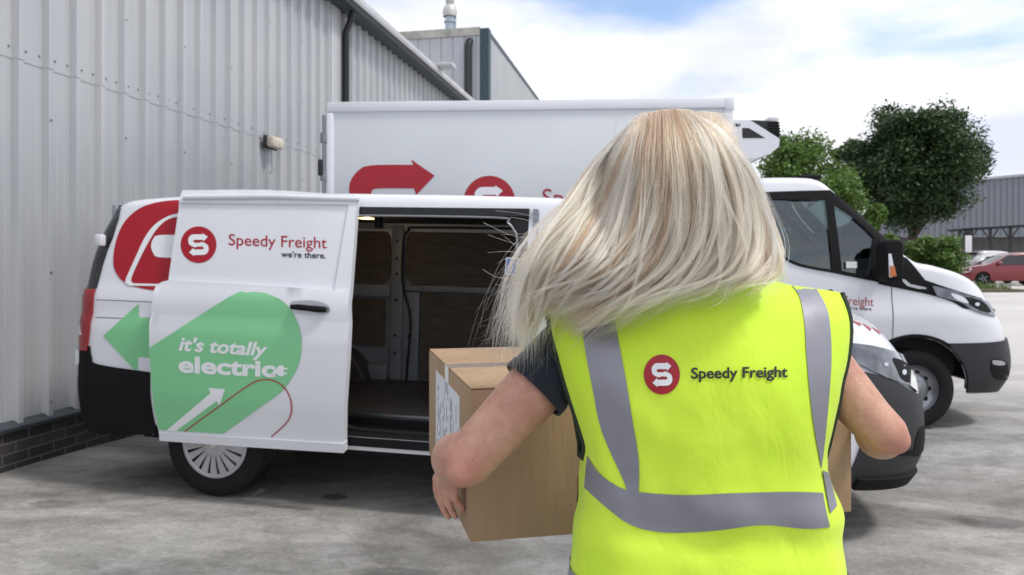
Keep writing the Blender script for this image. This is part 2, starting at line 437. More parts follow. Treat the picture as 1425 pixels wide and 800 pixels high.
def mirror(o, name=None):
    me = o.data.copy()
    for v in me.vertices: v.co.y = -v.co.y
    me.flip_normals(); c = bpy.data.objects.new(name or o.name.split('.')[0], me); COL.objects.link(c); c.parent = o.parent; return c
def line(name, s, P, w, m, parent, off=.003, mirror=False):
    """a narrow strip along a polyline in shell coordinates (u,z)"""
    L = []; Rr = []
    P = dense(P, .05, False)
    for i, p in enumerate(P):
        a = P[max(0, i - 1)]; b = P[min(len(P) - 1, i + 1)]; d = Vector((b[0] - a[0], b[1] - a[1])).normalized(); n = Vector((-d.y, d.x)) * w / 2
        L.append((p[0] + n.x, p[1] + n.y)); Rr.append((p[0] - n.x, p[1] - n.y))
    V = []; k = len(P)
    for q in L + Rr: V.append(s.P(q[0], q[1], off)[0])
    fs = [(i, k + i, k + i + 1, i + 1) for i in range(k - 1)]
    if mirror: V = [Vector((v.x, -v.y, v.z)) for v in V]; fs = [f[::-1] for f in fs]
    return mk(name, V, fs, m, parent, True)
# ================================================================== the electric van
VM = vframe(10.7, 1.41, (-2.661, 5.877, .017))
van = root('delivery_van', VM, 'white electric panel van with its side door slid open, nearest the metal wall', 'van', 'white delivery vehicles')
vW = [(.2, .89), (.36, .925), (.5, .948), (.59, .960), (.64, .969), (.9, .977), (1.10, .973), (1.13, .961), (1.25, .956), (1.28, .948), (1.31, .932), (1.5, .895), (1.75, .838), (1.95, .78)]
vZ = [(-.1, 1.5), (.02, 1.80), (.10, 1.868), (.25, 1.90), (.57, 1.925), (1.1, 1.945), (1.8, 1.952), (3.0, 1.935), (3.25, 1.91), (3.42, 1.85), (4.05, 1.40), (4.2, 1.345), (4.5, 1.30), (4.85, 1.225), (5.08, 1.13), (5.19, 1.0)]
vxf = [(.25, 5.17), (.45, 5.29), (.65, 5.30), (.85, 5.27), (1.0, 5.19), (1.3, 4.96), (1.9, 4.6)]
vxr = [(.3, 0), (.5, -.06), (.9, -.055), (1.28, -.05), (1.5, -.035), (1.65, .0), (1.78, .05), (1.9, .10)]
vs = Shell(lambda x: interp(vZ, x), lambda z, u: interp(vW, z), lambda z: interp(vxf, z), lambda z: interp(vxr, z), 4.0, n=2.8, Rr=.13, r=.06, crown=lambda u: .035 if u < 3.4 else .06)
VWH = (.955, 4.155)
def vzb(u):
    x, y = vs.base(u, .5); z = .37 if x < 4.5 else .33
    for c in VWH:
        if abs(x - c) < .41 and abs(y) > .6: z = max(z, .35 + math.sqrt(.1681 - (x - c) ** 2))
    return z
OP = (1.70, 2.925, .455, 1.862)
opening = rrect(OP[0], OP[1], OP[2], OP[3], .02, 2)
vbody, vscreen = vs.body('body', vzb, M['white'], van, [opening], [], lambda u, v: 3.45 < u < 4.02 and abs(v) < .88, M['glass_dark'])
vT = Target([vbody])
# rear black surround, tail light, bumpers
for mir in (False, True):
    vs.patch('rear_pillar_trim', [(vs.ur - .75, 1.0), (.02, 1.0), (.02, 1.29), (.14, 1.30), (.15, 1.5), (.15, 1.64), (.12, 1.76), (.07, 1.85), (0, 1.82), (vs.ur - .75, 1.80)], M['glass_dark'], van, .006, .004, mirror=mir)
    tl = vs.patch('tail_light', curve([(-.06, .90, 0), (.125, .90, 0), (.14, 1.1), (.14, 1.292, 0), (-.04, 1.292, 0), (-.055, 1.1)]), M['tail'], van, .016, .014, h=.03, mirror=mir)
    vs.patch('lens', [(-.055, 1.0), (.08, 1.0), (.055, 1.06), (-.055, 1.06)], M['clearlens'], tl, .019, .003, h=.03, mirror=mir)
    vs.patch('rear_bumper', curve([(vs.u0, .36, 0), (.30, .36, 0), (.57, .38, 0), (.545, .45), (.53, .60), (.53, .782, 0), (.2, .815), (.155, .86), (.14, .93, 0), (-.06, .93, 0), (vs.ur, .70, 0), (vs.u0, .68, 0)]), M['black'], van, .012, .012, mirror=mir, h=.05)
    uf = 4.50
    bo = curve([(4.475, .36, 0), (vs.u1, .33, 0), (vs.u1, .80, 0), (5.1, .84), (4.83, .93), (4.62, .985), (4.53, .99, 0), (4.55, .8), (4.54, .6)])
    vs.patch('front_bumper', bo, M['dgrey'], van, .012, .012, mirror=mir, h=.05)
    line('bumper_crease', vs, [(4.60, .56), (4.9, .52), (5.3, .50)], .03, M['black'], van, .016, mir)
    vs.patch('fog_lamp_recess', curve([(4.98, .50), (5.20, .50), (5.26, .62), (5.05, .64)]), M['black'], van, .016, .003, mirror=mir, h=.04)
    vs.patch('lower_lip', [(4.55, .34), (vs.u1, .31), (vs.u1, .37), (4.55, .40)], M['black'], van, .035, .03, mirror=mir, h=.05)
    vs.patch('door_window', curve([(3.12, 1.30, 0), (3.95, 1.30, 0), (3.90, 1.44), (3.42, 1.80, 0), (3.12, 1.82, 0)]), M['glass_dark'], van, .004, .004, mirror=mir)
    for (a, b, c, d) in ((2.98, .45, 2.98, 1.84), (4.02, .95, 4.02, 1.32)): line('shut_line', vs, [(a, b), (c, d)], .006, M['gap'], van, .002, mir)
    vs.patch('wheel_arch_liner', [(VWH[0] + .40 * math.cos(R(a)), .36 + .40 * math.sin(R(a))) for a in range(0, 181, 10)] , M['gap'], van, -.26, .01, mirror=mir)
    vs.patch('wheel_arch_liner', [(4.155 + .42 * math.cos(R(a)), .36 + .42 * math.sin(R(a))) for a in range(0, 181, 10)] , M['gap'], van, -.30, .01, mirror=mir)
    e = MB(); sg = 1 if mir else -1
    e.box(3.84, 4.00, sg * 1.08 - .11, sg * 1.08 + .11, 1.28, 1.50, bev=.04); e.box(3.88, 3.95, min(sg * .9, sg * 1.0), max(sg * .9, sg * 1.0), 1.32, 1.38)
    e.build('door_mirror', M['black'], van)
vs.patch('rear_door_glass', [(vs.u0 + .05, 1.32), (vs.ur - .02, 1.32), (vs.ur, 1.72), (vs.u0 + .05, 1.72)], M['glass_dark'], van, .010, .003)
for yy in (416.5, 441):
    decal('side_rail', M['gap'], vT, [(133, yy), (215, yy + 3.2), (300, yy + 7), (300, yy + 8), (215, yy + 4.2), (133, yy + .9)], h=10, off=.0015, parent=van)
# hinges at the rear corner
for (px, py, hh) in ((138, 334, .038), (111, 497, .05)):
    x, z = loc(VM, px, py, -.93); b = MB(); b.box(x - .022, x + .03, -.95, -.90, z - hh, z + hh, bev=.01); b.build('hinge', M['white'], van)
# headlights and bonnet (visible side from the photo, mirrored for the other)
HL = curve([(1180, 478, 0), (1219, 485), (1245, 492), (1261, 500, 0), (1267, 513), (1273, 546, 0), (1262, 537), (1250, 533), (1227, 524), (1201, 511), (1180, 500, 0)])
hl = decal('headlight', M['hlglass'], vT, HL, h=5, off=.018, parent=van, thick=.02); mirror(hl)
hb = decal('headlight_projector', M['chrome'], vT, ell(1229, 508, 3.2, 2.6, 16), h=5, off=.0205, parent=hl, thick=.001)
decal('headlight_projector', M['chrome'], vT, ell(1254, 519, 3, 3.6, 16), h=5, off=.0205, parent=hl, thick=.001)
decal('headlight_shade', M['black'], vT, curve([(1238, 500), (1256, 506), (1264, 520), (1262, 533), (1250, 528), (1244, 515)]), h=5, off=.0195, parent=hl, thick=.001)
decal('indicator_lens', M['clearlens'], vT, [(1263, 516), (1266.5, 513), (1272.5, 546), (1262, 537)], h=5, off=.0215, parent=hl, thick=.001)
decal('shut_line', M['gap'], vT, curve([(1150, 474, 0), (1186, 477.5), (1220, 482.5), (1250, 491), (1268, 501, 0), (1266, 503, 0), (1249, 493), (1219, 484.6), (1186, 479.6), (1150, 476, 0)]), h=5, off=.003, parent=van)
for (a, b) in (((1186, 446), (1198, 450)), ((1200, 450), (1212, 457)), ((1213, 455), (1226, 462))):
    decal('bonnet_graphic', M['red'], vT, [(a[0], a[1]), (b[0], b[1] + .5), (b[0] - 1, b[1] + 4), (a[0] + 2, a[1] + 3)], h=4, off=.003, parent=van)
# wheels
for x in VWH:
    for sg in (-1, 1): wheel(van, x, sg * .925, .348, .342, .22, sg, .66, 'trim')
# sill strip under the opening
vs.patch('door_sill', [(OP[0] - .1, .395), (3.7, .395), (3.7, .445), (OP[0] - .1, .448)], M['wvinyl'], van, .012, .012)
under = MB(); under.box(.3, 4.9, -.72, .72, .30, .44); under.box(1.4, 3.75, -.9, .9, .34, .42); under.build('underbody', M['black'], van)
# -------- load space
YF = .86
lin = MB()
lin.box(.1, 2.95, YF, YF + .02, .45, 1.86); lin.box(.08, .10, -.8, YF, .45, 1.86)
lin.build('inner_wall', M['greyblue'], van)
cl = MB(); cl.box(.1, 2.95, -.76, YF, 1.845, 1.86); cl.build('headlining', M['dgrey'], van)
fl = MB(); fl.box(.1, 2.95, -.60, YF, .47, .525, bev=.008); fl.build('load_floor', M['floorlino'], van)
st = MB(); st.box(OP[0], 2.93, -.955, -.60, .40, .452); st.box(OP[0], 2.93, -.62, -.600, .45, .50); st.build('entrance_step', M['black'], van)
stt = MB(); stt.box(OP[0] + .02, 2.9, -.60, -.585, .5, .53); stt.tube([(1.75, -.78, .456), (2.9, -.78, .456)], .008); stt.build('step_trim', M['steel'], van)
bk = MB(); bk.box(2.95, 2.98, -.84, YF, .45, 1.86); bk.build('bulkhead', M['greyblue'], van)
def ipx(P, y=YF - .02): return [loc(VM, p[0], p[1], y) + tuple(p[2:]) for p in P]
def flatpanel(name, P, y, t, m, holes=(), parent=van, screws=()):
    V, fs = cdt([p[:2] for p in P], holes); V3 = [Vector((x, y, z)) for x, z in V]; W, ff = solid(V3, fs, [Vector((0, -1, 0))] * len(V3), t)
    o = mk(name, W, ff, m, parent); 
    if screws:
        b = MB()
        for (x, z) in screws: b.lathe([(0, .009), (.004, .007), (.005, 0)], (x, y, z), Vector((0, -1, 0)), 8)
        b.build('screw', M['ink'], o)
    return o
def pan(name, x0, x1, z0, z1, r, y=YF - .03, m='ply', sc_=8, t=.012):
    s_ = []; i = .035
    for k in range(sc_):
        f = (k + .5) / sc_; s_ += [(lerp(x0 + i, x1 - i, f), z1 - i), (lerp(x0 + i, x1 - i, f), z0 + i)]
    for k in range(3): s_ += [(x0 + i, lerp(z0 + .12, z1 - .12, (k + .5) / 3)), (x1 - i, lerp(z0 + .12, z1 - .12, (k + .5) / 3))]
    return flatpanel(name, rrect(x0, x1, z0, z1, r), y, t, M[m], screws=s_)
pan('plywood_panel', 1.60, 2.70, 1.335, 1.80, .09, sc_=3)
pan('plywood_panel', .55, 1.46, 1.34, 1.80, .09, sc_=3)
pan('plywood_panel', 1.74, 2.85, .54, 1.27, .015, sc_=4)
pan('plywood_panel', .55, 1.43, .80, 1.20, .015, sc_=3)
# pressed ribs, seal and cable on the far wall
rb = MB()
rb.box(1.475, 1.585, YF - .055, YF, .52, 1.84, bev=.018); rb.box(1.60, 2.9, YF - .05, YF, 1.275, 1.33, bev=.012); rb.box(.3, 1.47, YF - .045, YF, 1.22, 1.325, bev=.012); rb.box(1.0, 1.47, YF - .05, YF, 1.80, 1.845, bev=.01)
rb.box(1.585, 1.73, YF - .04, YF, .52, 1.27, bev=.012); rb.box(1.30, 1.47, YF - .10, YF - .05, .52, .66, bev=.02)
for x, z in ((1.53, 1.7), (1.53, 1.55), (1.53, 1.42), (1.53, 1.2), (1.66, 1.1), (1.65, .9), (1.53, .9), (1.53, .75)): rb.lathe([(0, .012), (.003, .012), (.003, 0)], (x, YF - .056, z), Vector((0, -1, 0)), 10, 1)
rb.build('pressed_rib', [M['greyblue'], M['ink']], van)
sl = MB(); P = catmull([(2.9, YF - .06, 1.815), (1.75, YF - .06, 1.815), (1.63, YF - .06, 1.79), (1.585, YF - .062, 1.70), (1.58, YF - .062, 1.42), (1.60, YF - .062, 1.28), (1.65, YF - .062, 1.12), (1.665, YF - .062, .95), (1.65, YF - .062, .72), (1.64, YF - .062, .53)], 6)
sl.tube(P, .010, 6); sl.build('rubber_seal', M['ink'], van)
wh = MB(); wh.lathe([(0, .40), (-.22, .40), (-.24, .38), (-.24, 0)], (.955, YF, .42), Vector((0, 1, 0)), 30); wh.build('wheel_box', M['floorlino'], van)
# inner door-frame ring with rounded corners
ring = flatpanel('opening_frame', rrect(OP[0] - .02, OP[1] - .003, OP[2] + .0, OP[3] - .0, .02), -.80, .05, M['ink'], [rrect(OP[0] - .01, OP[1] - .07, OP[2] + .01, OP[3] - .045, .16)])
for zz, a in ((1.0, 1), ):
    t_ = MB(); t_.box(OP[0], OP[1], -.845, -.80, 1.815, OP[3]); t_.build('door_track', M['ink'], van)
fr2 = MB(); P = [(x, -.858, z) for x, z in [(1.78, 1.806), (2.72, 1.804), (2.80, 1.775), (2.84, 1.73), (2.86, 1.66), (2.862, 1.3)]]
fr2.tube(catmull(P, 5), .007, 6); fr2.build('seal_strip', M['steel'], van)
bs = flatpanel('blue_sticker', [loc(VM, *p, -.862) for p in ((702, 382), (722, 383), (722, 359), (704, 358))], -.858, .002, M['wvinyl']); 
flatpanel('sticker_face', [loc(VM, *p, -.862) for p in ((703.5, 380.5), (720.5, 381.5), (720.5, 360.5), (705.5, 359.5))], -.8605, .001, M['bluest'], parent=bs)
x, z = loc(VM, 511, 299, .1); lm = MB(); lm.box(x - .06, x + .06, .04, .16, z - .03, z + .03, bev=.015); lmo = lm.build('load_lamp', M['lamp'], van)
pl_ = bpy.data.lights.new('load_lamp_light', 'POINT'); pl_.energy = .8; pl_.color = (1, .7, .4); pl_.shadow_soft_size = .03; plo = bpy.data.objects.new('load_lamp_light', pl_); COL.objects.link(plo); plo.parent = van; plo.location = (x, .1, z - .07)
x, z = loc(VM, 527, 308, -.5); lm = MB(); lm.box(x - .02, x + .02, -.54, -.46, z - .05, z + .06, bev=.008); lm.build('roof_catch', M['ink'], van)
# -------- the sliding door, slid back over the rear flank
def wz(off): return lambda z: -(interp(vW, z) + off)
def uz(P, off): 
    o = []
    for p in P:
        x, z = loc(VM, p[0], p[1], wz(off)); k = sm(.13, .63, x); o.append((x - vs.xr(z) * (1 - k), z) + tuple(p[2:]))
    return o
DO = .085
up = uz([(250, 276, 0), (370, 274.5), (497, 279, 0), (492, 345), (487, 411, 0), (350, 402), (232, 395, 0), (240, 340)], DO)
lo = uz([(233, 394.5, 0), (350, 401), (486, 411, 0), (484, 480), (479, 560), (478, 614, 0), (350, 606), (221, 598, 0), (213, 560), (208.5, 500), (207.5, 460), (211, 425), (219, 401)], DO + .018)
def XL(e): return [(.66, 1.845 + e)] + [(interp([(1.2, 1.77), (1.35, 1.775), (1.6, 1.79), (1.8, 1.80)], z) + e, z) for z in (1.845 + e, 1.75, 1.6, 1.5, 1.4, 1.32)] + [(1.5, 1.32), (.66, 1.4)]
def dispu(u, z):
    # shallow pressed window field with a rounded front edge
    xa = interp([(1.2, 1.77), (1.35, 1.775), (1.6, 1.79), (1.8, 1.80)], z); d = max(u - xa, z - 1.845); return -.012 * sm(.004, -.004, d)
door_o = vs.patch('sliding_door', curve(up, 4), M['white'], van, DO, .045, h=.04, disp=dispu, sharp=30, extra=[XL(.004), XL(-.004)])
dl = vs.patch('lower_skin', curve(lo, 4), M['white'], door_o, DO + .018, .055, h=.05, sharp=60)
so = DO + .03
ds = vs.patch('door_lower_edge', uz([(221, 597.5), (350, 606), (478, 613.5), (478, 626), (350, 618), (222, 609)], so), M['white'], door_o, so, .06, h=.05)
rl = MB()
a0 = loc(VM, 250, 272, -.93); a1 = loc(VM, 497, 274.5, -.93)
rl.tube([(a0[0], -.885, a0[1] - .008), (lerp(a0[0], a1[0], .5), -.885, lerp(a0[1], a1[1], .5) + .004), (a1[0], -.885, a1[1] - .008)], .016, 10); rl.build('upper_edge', M['white'], door_o)
dT = Target([door_o, dl])
# handle with its scooped recess
decal('handle_recess', M['alloy'], dT, curve([(404, 421), (420, 418), (440, 418.5), (455, 424), (460, 432), (452, 438), (425, 437), (408, 434)]), h=5, off=.0015, parent=door_o)
hp = [dT.hit(px, py) for px, py in ((407, 427), (418, 427.5), (432, 429), (446, 430.5), (455, 431))]
inv = VM.inverted(); hnd = MB(); hnd.tube([inv @ (p + n * o_) for (p, n), o_ in zip(hp, (.012, .03, .034, .03, .012))], [.014, .018, .018, .020, .016], 12); hnd.build('door_handle', M['black'], door_o)
# markings on the door
GP = curve([(222, 598, 0), (213.8, 560), (209, 500), (208.3, 484, 0), (320, 412.8), (343, 407.6), (366, 407.6), (395, 420), (413, 445), (420, 474), (416, 507), (401, 534), (388, 548, 0), (311, 603.2, 0)], 5)
decal('green_panel', M['green'], dT, GP, h=6, off=.004, parent=door_o)
decal('arrow_marking', M['wvinyl'], dT, [(232, 599), (245, 599.8), (302.5, 557.5), (306, 564), (314, 541), (291, 539.5), (294, 546.5)], h=5, off=.0062, parent=door_o)
pts = catmull([(257, 600.5), (300, 569), (345, 537), (362, 529), (380, 529), (395, 538), (404, 553), (406, 572), (399, 588), (378, 607.5)], 6)
Pa, Pb = [], []
for i, p in enumerate(pts):
    a, b = pts[max(0, i - 1)], pts[min(len(pts) - 1, i + 1)]; d = Vector((b[0] - a[0], b[1] - a[1])).normalized(); Pa.append((p[0] - d.y * .8, p[1] + d.x * .8)); Pb.append((p[0] + d.y * .8, p[1] - d.x * .8))
decal('thin_red_line', M['red'], dT, Pa + Pb[::-1], h=6, off=.0062, parent=door_o)
logo('', dT, 276.5, 340.5, 25, 25.5, door_o)
textdecal('lettering', 'Speedy Freight', M['red'], dT, (318.5, 341), (455, 345.5), 15.5, .002, door_o, space=1.0, bold=.004)
textdecal('lettering', "we're there.", M['ink'], dT, (391.5, 357.5), (453.5, 359.5), 8, .002, door_o, bold=.02)
textdecal('lettering', "it's totally", M['wvinyl'], dT, (249, 487), (373, 495.5), 18, .0055, door_o, shear=.25, bold=.028)
textdecal('lettering', "electric", M['wvinyl'], dT, (249, 517), (384, 524), 21.5, .0055, door_o, bold=.035)
PLG = [(378, 519), (386, 512), (389, 508), (395, 508.5), (395.5, 511.5), (400.5, 512), (400.5, 514), (395.5, 514), (396, 518), (400.5, 518.5), (400, 520.5), (395.5, 520.5), (395, 523.5), (389, 523), (386, 519.5), (380, 524)]
decal('plug_marking', M['wvinyl'], dT, PLG, h=6, off=.0055, parent=door_o)
# markings on the rear flank
BR = curve([(262, 278.5, 0), (235, 279.5), (210, 284), (190, 293), (173, 310), (163, 332), (158.5, 355), (159, 372), (166, 386), (176, 394), (192, 400), (216, 404), (262, 405, 0)], 5)
decal('red_graphic', M['red'], vT, BR, h=6, off=.004, parent=van)
decal('white_stroke', M['wvinyl'], vT, curve([(262, 298, 0), (245, 298), (229, 304), (214, 315), (201, 333), (189, 359), (176, 388), (176, 394, 0), (181, 397.5, 0), (262, 399, 0), (262, 396, 0), (187, 394.5, 0), (183.5, 388), (195, 361), (207.5, 337), (219, 319), (232, 307), (247, 302), (262, 301.5, 0)], 4), h=6, off=.006, parent=van)
decal('white_pill', M['wvinyl'], vT, curve([(262, 327.5, 0), (222, 327.5), (214, 333), (211, 342.5), (214, 352), (222, 358), (262, 359, 0)]), h=6, off=.006, parent=van)
decal('green_arrow', M['green'], vT, [(143.5, 467.5), (193.5, 422), (193.5, 441.5), (262, 444), (262, 500), (192.5, 497), (192, 514.5), (186, 513.5)], h=9, off=.002, parent=van)

# ================================================================== the refrigerated truck
TM = vframe(2.8, 0, (-1.639, 7.999, 0))
truck = root('box_truck', TM, 'tall white refrigerated box truck parked behind the open van, its cab facing right', 'truck', 'white delivery vehicles')
bx = MB(); bx.box(.0, 3.665, -1.04, 1.04, .98, 2.955, bev=.01); box_o = bx.build('cargo_box', M['boxwhite'], truck)
tr = MB()
tr.box(-.012, 3.677, -1.056, -1.0, 2.885, 2.976, bev=.008); tr.box(-.012, 3.677, 1.0, 1.056, 2.885, 2.976, bev=.008); tr.box(-.015, .045, -1.053, -1.0, .96, 2.88, bev=.006); tr.box(3.60, 3.68, -1.053, -1.0, .96, 2.88, bev=.006)
tr.box(-.012, 3.677, -1.056, -1.0, .94, 1.04, bev=.008); tr.box(3.60, 3.69, -1.060, -1.0, 2.86, 2.98, bev=.012); tr.box(3.64, 3.68, -1.05, 1.05, .96, 2.97, bev=.006)
tr.build('edge_trim', M['white'], box_o)
hg = MB()
hg.tube([(-.05, -1.03, 1.0), (-.05, -1.03, 2.86)], .016, 8)
for z in (1.2, 1.7, 2.25, 2.6): hg.box(-.08, .0, -1.05, -1.0, z, z + .10, bev=.008)
hg.build('rear_door_hinge', M['steel'], box_o)
hb2 = MB(); hb2.box(-.10, -.05, -1.055, -1.0, 2.30, 2.45, bev=.008); hb2.build('marker_lamp', M['ink'], box_o)
bT = Target([box_o])
def hk(x, y, flip=False): return (487 + (x - 160) * .7375, 221.5 + (y - 200) * .655)
decal('arrow_graphic', M['red'], bT, [hk(*p) for p in HOOK], h=12, off=.003, parent=box_o)
logo('', bT, 681, 280.5, 36, 36, box_o, .003, 10)
textdecal('lettering', 'Speedy Freight', M['red'], bT, (755, 286.5), (955, 286.5), 24, .003, box_o)
fu = MB()
FP = [loc(TM, x, y, -.85) for x, y in ((1017, 167), (1044, 167), (1085, 193), (1084, 204), (1072, 214), (1055, 219.5), (1017, 221))]
fu.prism([(x, z) for x, z in FP], 1, -.85, .85); fuo = fu.build('fridge_unit', M['white'], truck)
g_ = MB(); gp = [loc(TM, x, y, -.83) for x, y in ((1044, 166.5), (1083, 168.5), (1085.5, 180), (1085, 193))]
g_.prism(gp, 1, -.82, .82)
for k in range(6):
    a = Vector(gp[0]).lerp(Vector(gp[1]), 0); 
    t0 = (k + .5) / 6; p0 = Vector((lerp(gp[1][0], gp[3][0], t0), lerp(gp[1][1], gp[3][1], t0)))
    g_.box(p0.x - .09, p0.x + .012, -.835, .835, p0.y - .006, p0.y + .006, 1)
g_.build('condenser_grille', [M['ink'], M['black']], fuo)
sv = [loc(TM, x, y, -.853) for x, y in ((1033, 178), (1042, 178), (1065, 192), (1033, 192))]; flatpanel('side_vent', sv, -.853, .004, M['ink'], parent=fuo)
sv = [loc(TM, x, y, -.853) for x, y in ((1020, 172), (1030, 172), (1030, 176), (1020, 176))]; flatpanel('unit_badge', sv, -.853, .004, M['dgrey'], parent=fuo)
g_ = MB(); x, z = loc(TM, 1073, 166, -.3); g_.box(x - .05, x + .05, -.4, -.2, z - .03, z + .01, bev=.01); g_.build('unit_cap', M['wvinyl'], fuo)
ch = MB(); ch.box(-.05, 3.8, -.42, -.34, .72, .90); ch.box(-.05, 3.8, .34, .42, .72, .90); ch.box(.0, .1, -1.0, 1.0, .5, .62); ch.box(1.5, 2.6, -.95, -.45, .55, .9, bev=.03); ch.build('chassis', M['black'], truck)
OX = 3.72
tW = [(.3, .93), (.5, .965), (.8, .985), (1.02, 1.0), (1.08, .99), (1.16, .972), (1.35, .965), (1.5, .95), (1.9, .875), (2.27, .80)]
tZ = [(-.05, 2.1), (.05, 2.255), (.25, 2.285), (.7, 2.285), (.82, 2.255), (.93, 2.165), (1.42, 1.665), (1.62, 1.50), (1.75, 1.475), (2.08, 1.375), (2.37, 1.225), (2.50, 1.09), (2.59, .95)]
txf = [(.28, 2.58), (.45, 2.69), (.62, 2.70), (.80, 2.66), (.95, 2.61), (1.2, 2.45), (1.6, 2.2), (2.2, 1.8)]
ts = Shell(lambda x: interp(tZ, x), lambda z, u: interp(tW, z), lambda z: interp(txf, z), lambda z: 0, 1.68, n=3.0, Rr=.08, r=.07, crown=lambda u: .04)
_S = ts.S; ts.S = lambda u, z: _S(u, z) + Vector((OX, 0, 0))
def tzb(u):
    x, y = ts.base(u, .5); z = .36 if x < 1.9 else .31
    if abs(x - 1.59) < .47 and abs(y) > .6: z = max(z, .36 + math.sqrt(.47 ** 2 - (x - 1.59) ** 2))
    return z
def tuz(P, off=0):
    return [(lambda q: (q[0] - OX, q[1]) + tuple(p[2:]))(loc(TM, p[0], p[1], lambda z: -(interp(tW, z) + off))) for p in P]
W1 = curve(tuz([(1067, 277, 0), (1147.5, 279, 0), (1153, 325), (1158, 375.5, 0), (1130, 371), (1105, 364), (1082, 350), (1067, 333)]), 4)
W2 = curve(tuz([(1160, 286, 0), (1188, 305), (1216, 331, 0), (1212, 355), (1208, 384, 0), (1171, 377, 0)]), 4)
FRM = curve(tuz([(1061, 267.5, 0), (1110, 266), (1154, 265, 0), (1195, 297), (1236, 336, 0), (1240, 365), (1240, 396, 0), (1200, 388), (1158, 379.5), (1130, 374.5), (1104, 367.5), (1080, 352.5), (1063, 336)]), 4)
cab, scr = ts.body('cab_body', tzb, M['white'], truck, [W1, W2], [W1, W2], lambda u, v: .93 < u < 1.60 and abs(v) < .88, M['glass'])
def tu(x, z):
    return x if x <= ts.x0 else ts.x0 + ts.L * math.asin(min(1, ((x - ts.x0) / (ts.xf(z) - ts.x0))) ** (ts.n / 2)) * 2 / math.pi
for mir in (False, True):
    f_ = ts.patch('window_frame', FRM, M['black'], truck, .012, .012, holes=[W1, W2], h=.028, mirror=mir)
    ts.patch('window_pane', W1, M['glass'], f_, -.012, .003, mirror=mir, h=.1); ts.patch('window_pane', W2, M['glass'], f_, -.012, .003, mirror=mir, h=.1)
    up_ = [(1.52, 1.575), (1.60, 1.51)]
    a0, a1 = (.47, .512)
    ring_ = [(1.59 + a1 * math.cos(R(a)), .36 + a1 * math.sin(R(a)) * .97) for a in range(-4, 185, 6)] + [(1.59 + a0 * math.cos(R(a)), .36 + a0 * math.sin(R(a))) for a in range(180, -1, -6)]
    uu = []
    for x, z in ring_:
        if x > ts.x0: x = ts.x0 + ts.L * math.asin(min(1, ((x - ts.x0) / (ts.xf(z) - ts.x0))) ** (ts.n / 2)) * 2 / math.pi
        uu.append((x, z))
    ts.patch('wheel_arch_trim', uu, M['black'], truck, .014, .04, h=.05, mirror=mir)
    ub = [u for u, z in uu]
    ts.patch('front_bumper', [(tu(2.065, .33), .33), (ts.u1, .30), (ts.u1, .79)] + [(lerp(ts.u1, tu(1.88, .77), k / 8), lerp(.79, .775, k / 8)) for k in range(1, 9)] + [(tu(1.59 + .475 * math.cos(R(a)), .36 + .475 * math.sin(R(a))), .36 + .475 * math.sin(R(a))) for a in (52, 42, 32, 22, 11, 0)], M['dgrey'], truck, .022, .03, h=.05, mirror=mir)
    ts.patch('wheel_arch_liner', [(1.59 + .47 * math.cos(R(a)), .36 + .47 * math.sin(R(a))) for a in range(0, 181, 10)], M['gap'], truck, -.30, .01, mirror=mir)
    line('shut_line', ts, [(1.385, .80), (1.385, 1.28)], .007, M['gap'], truck, .002, mir); line('shut_line', ts, [(.22, .5), (.20, 1.5), (.22, 2.15)], .007, M['gap'], truck, .002, mir)
    line('shut_line', ts, [(.22, .50), (1.0, .50)], .007, M['gap'], truck, .002, mir)
    # mirror head
    sg = 1 if mir else -1
    P = [loc(TM, x, y, -1.18) for x, y in ((1226, 342), (1230, 334), (1246, 333), (1252, 338), (1253, 384), (1248, 390), (1230, 391), (1226, 386))]
    e = MB(); e.prism(P, 1, sg * 1.16 - .10, sg * 1.16 + .10); mo = e.build('door_mirror', M['black'], truck, sharp=60); bv_ = mo.modifiers.new('b', 'BEVEL'); bv_.width = .022; bv_.segments = 3
    e = MB(); e.box(P[0][0], P[3][0] - .05, min(sg * .93, sg * 1.08), max(sg * .93, sg * 1.08), P[6][1] + .02, P[6][1] + .12, bev=.02); e.build('mirror_arm', M['black'], mo)
    P = [loc(TM, x, y, -1.26) for x, y in ((1236, 353), (1240, 353), (1246, 384), (1237, 386))]
    e = MB(); e.prism(P, 1, sg * 1.262 - .004, sg * 1.262 + .004); e.build('mirror_strip', M['chrome'], mo)
    P = [loc(TM, x, y, -1.26) for x, y in ((1238, 370), (1244, 370), (1247, 384), (1238, 385))]
    e = MB(); e.prism(P, 1, sg * 1.267 - .004, sg * 1.267 + .004); e.build('indicator_lens', M['amber'], mo)
    wheel(truck, 5.31, sg * .96, .357, .355, .22, sg, .62, 'steel')
    wheel(truck, 1.2, sg * .96, .357, .355, .40, sg, .62, 'steel')
tT = Target([cab])
blk = decal('scuttle_trim', M['black'], tT, curve([(1222, 384, 0), (1243, 350, 0), (1262, 360, 0), (1273, 372), (1287, 389.5, 0), (1325, 402.5), (1365, 415, 0), (1378, 428, 0), (1345, 430), (1325, 420), (1291, 409.5), (1243, 399.5), (1222, 395, 0)], 4), h=6, off=.006, parent=truck, thick=.006); mirror(blk)
hl = decal('headlight', M['hlglass'], tT, curve([(1296, 397, 0), (1325, 404), (1362, 416), (1376, 424), (1383.5, 441, 0), (1365, 436), (1347, 429), (1335, 421), (1318, 416.5), (1303, 412, 0)], 4), h=5, off=.014, parent=truck, thick=.012); mirror(hl)
decal('headlight_projector', M['black'], tT, curve([(1340, 414), (1358, 417), (1370, 424), (1376, 435), (1362, 432), (1350, 426)]), h=5, off=.016, parent=hl, thick=.001)
decal('headlight_reflector', M['chrome'], tT, ell(1358, 424, 3.2, 2.6, 16), h=4, off=.0175, parent=hl, thick=.001)
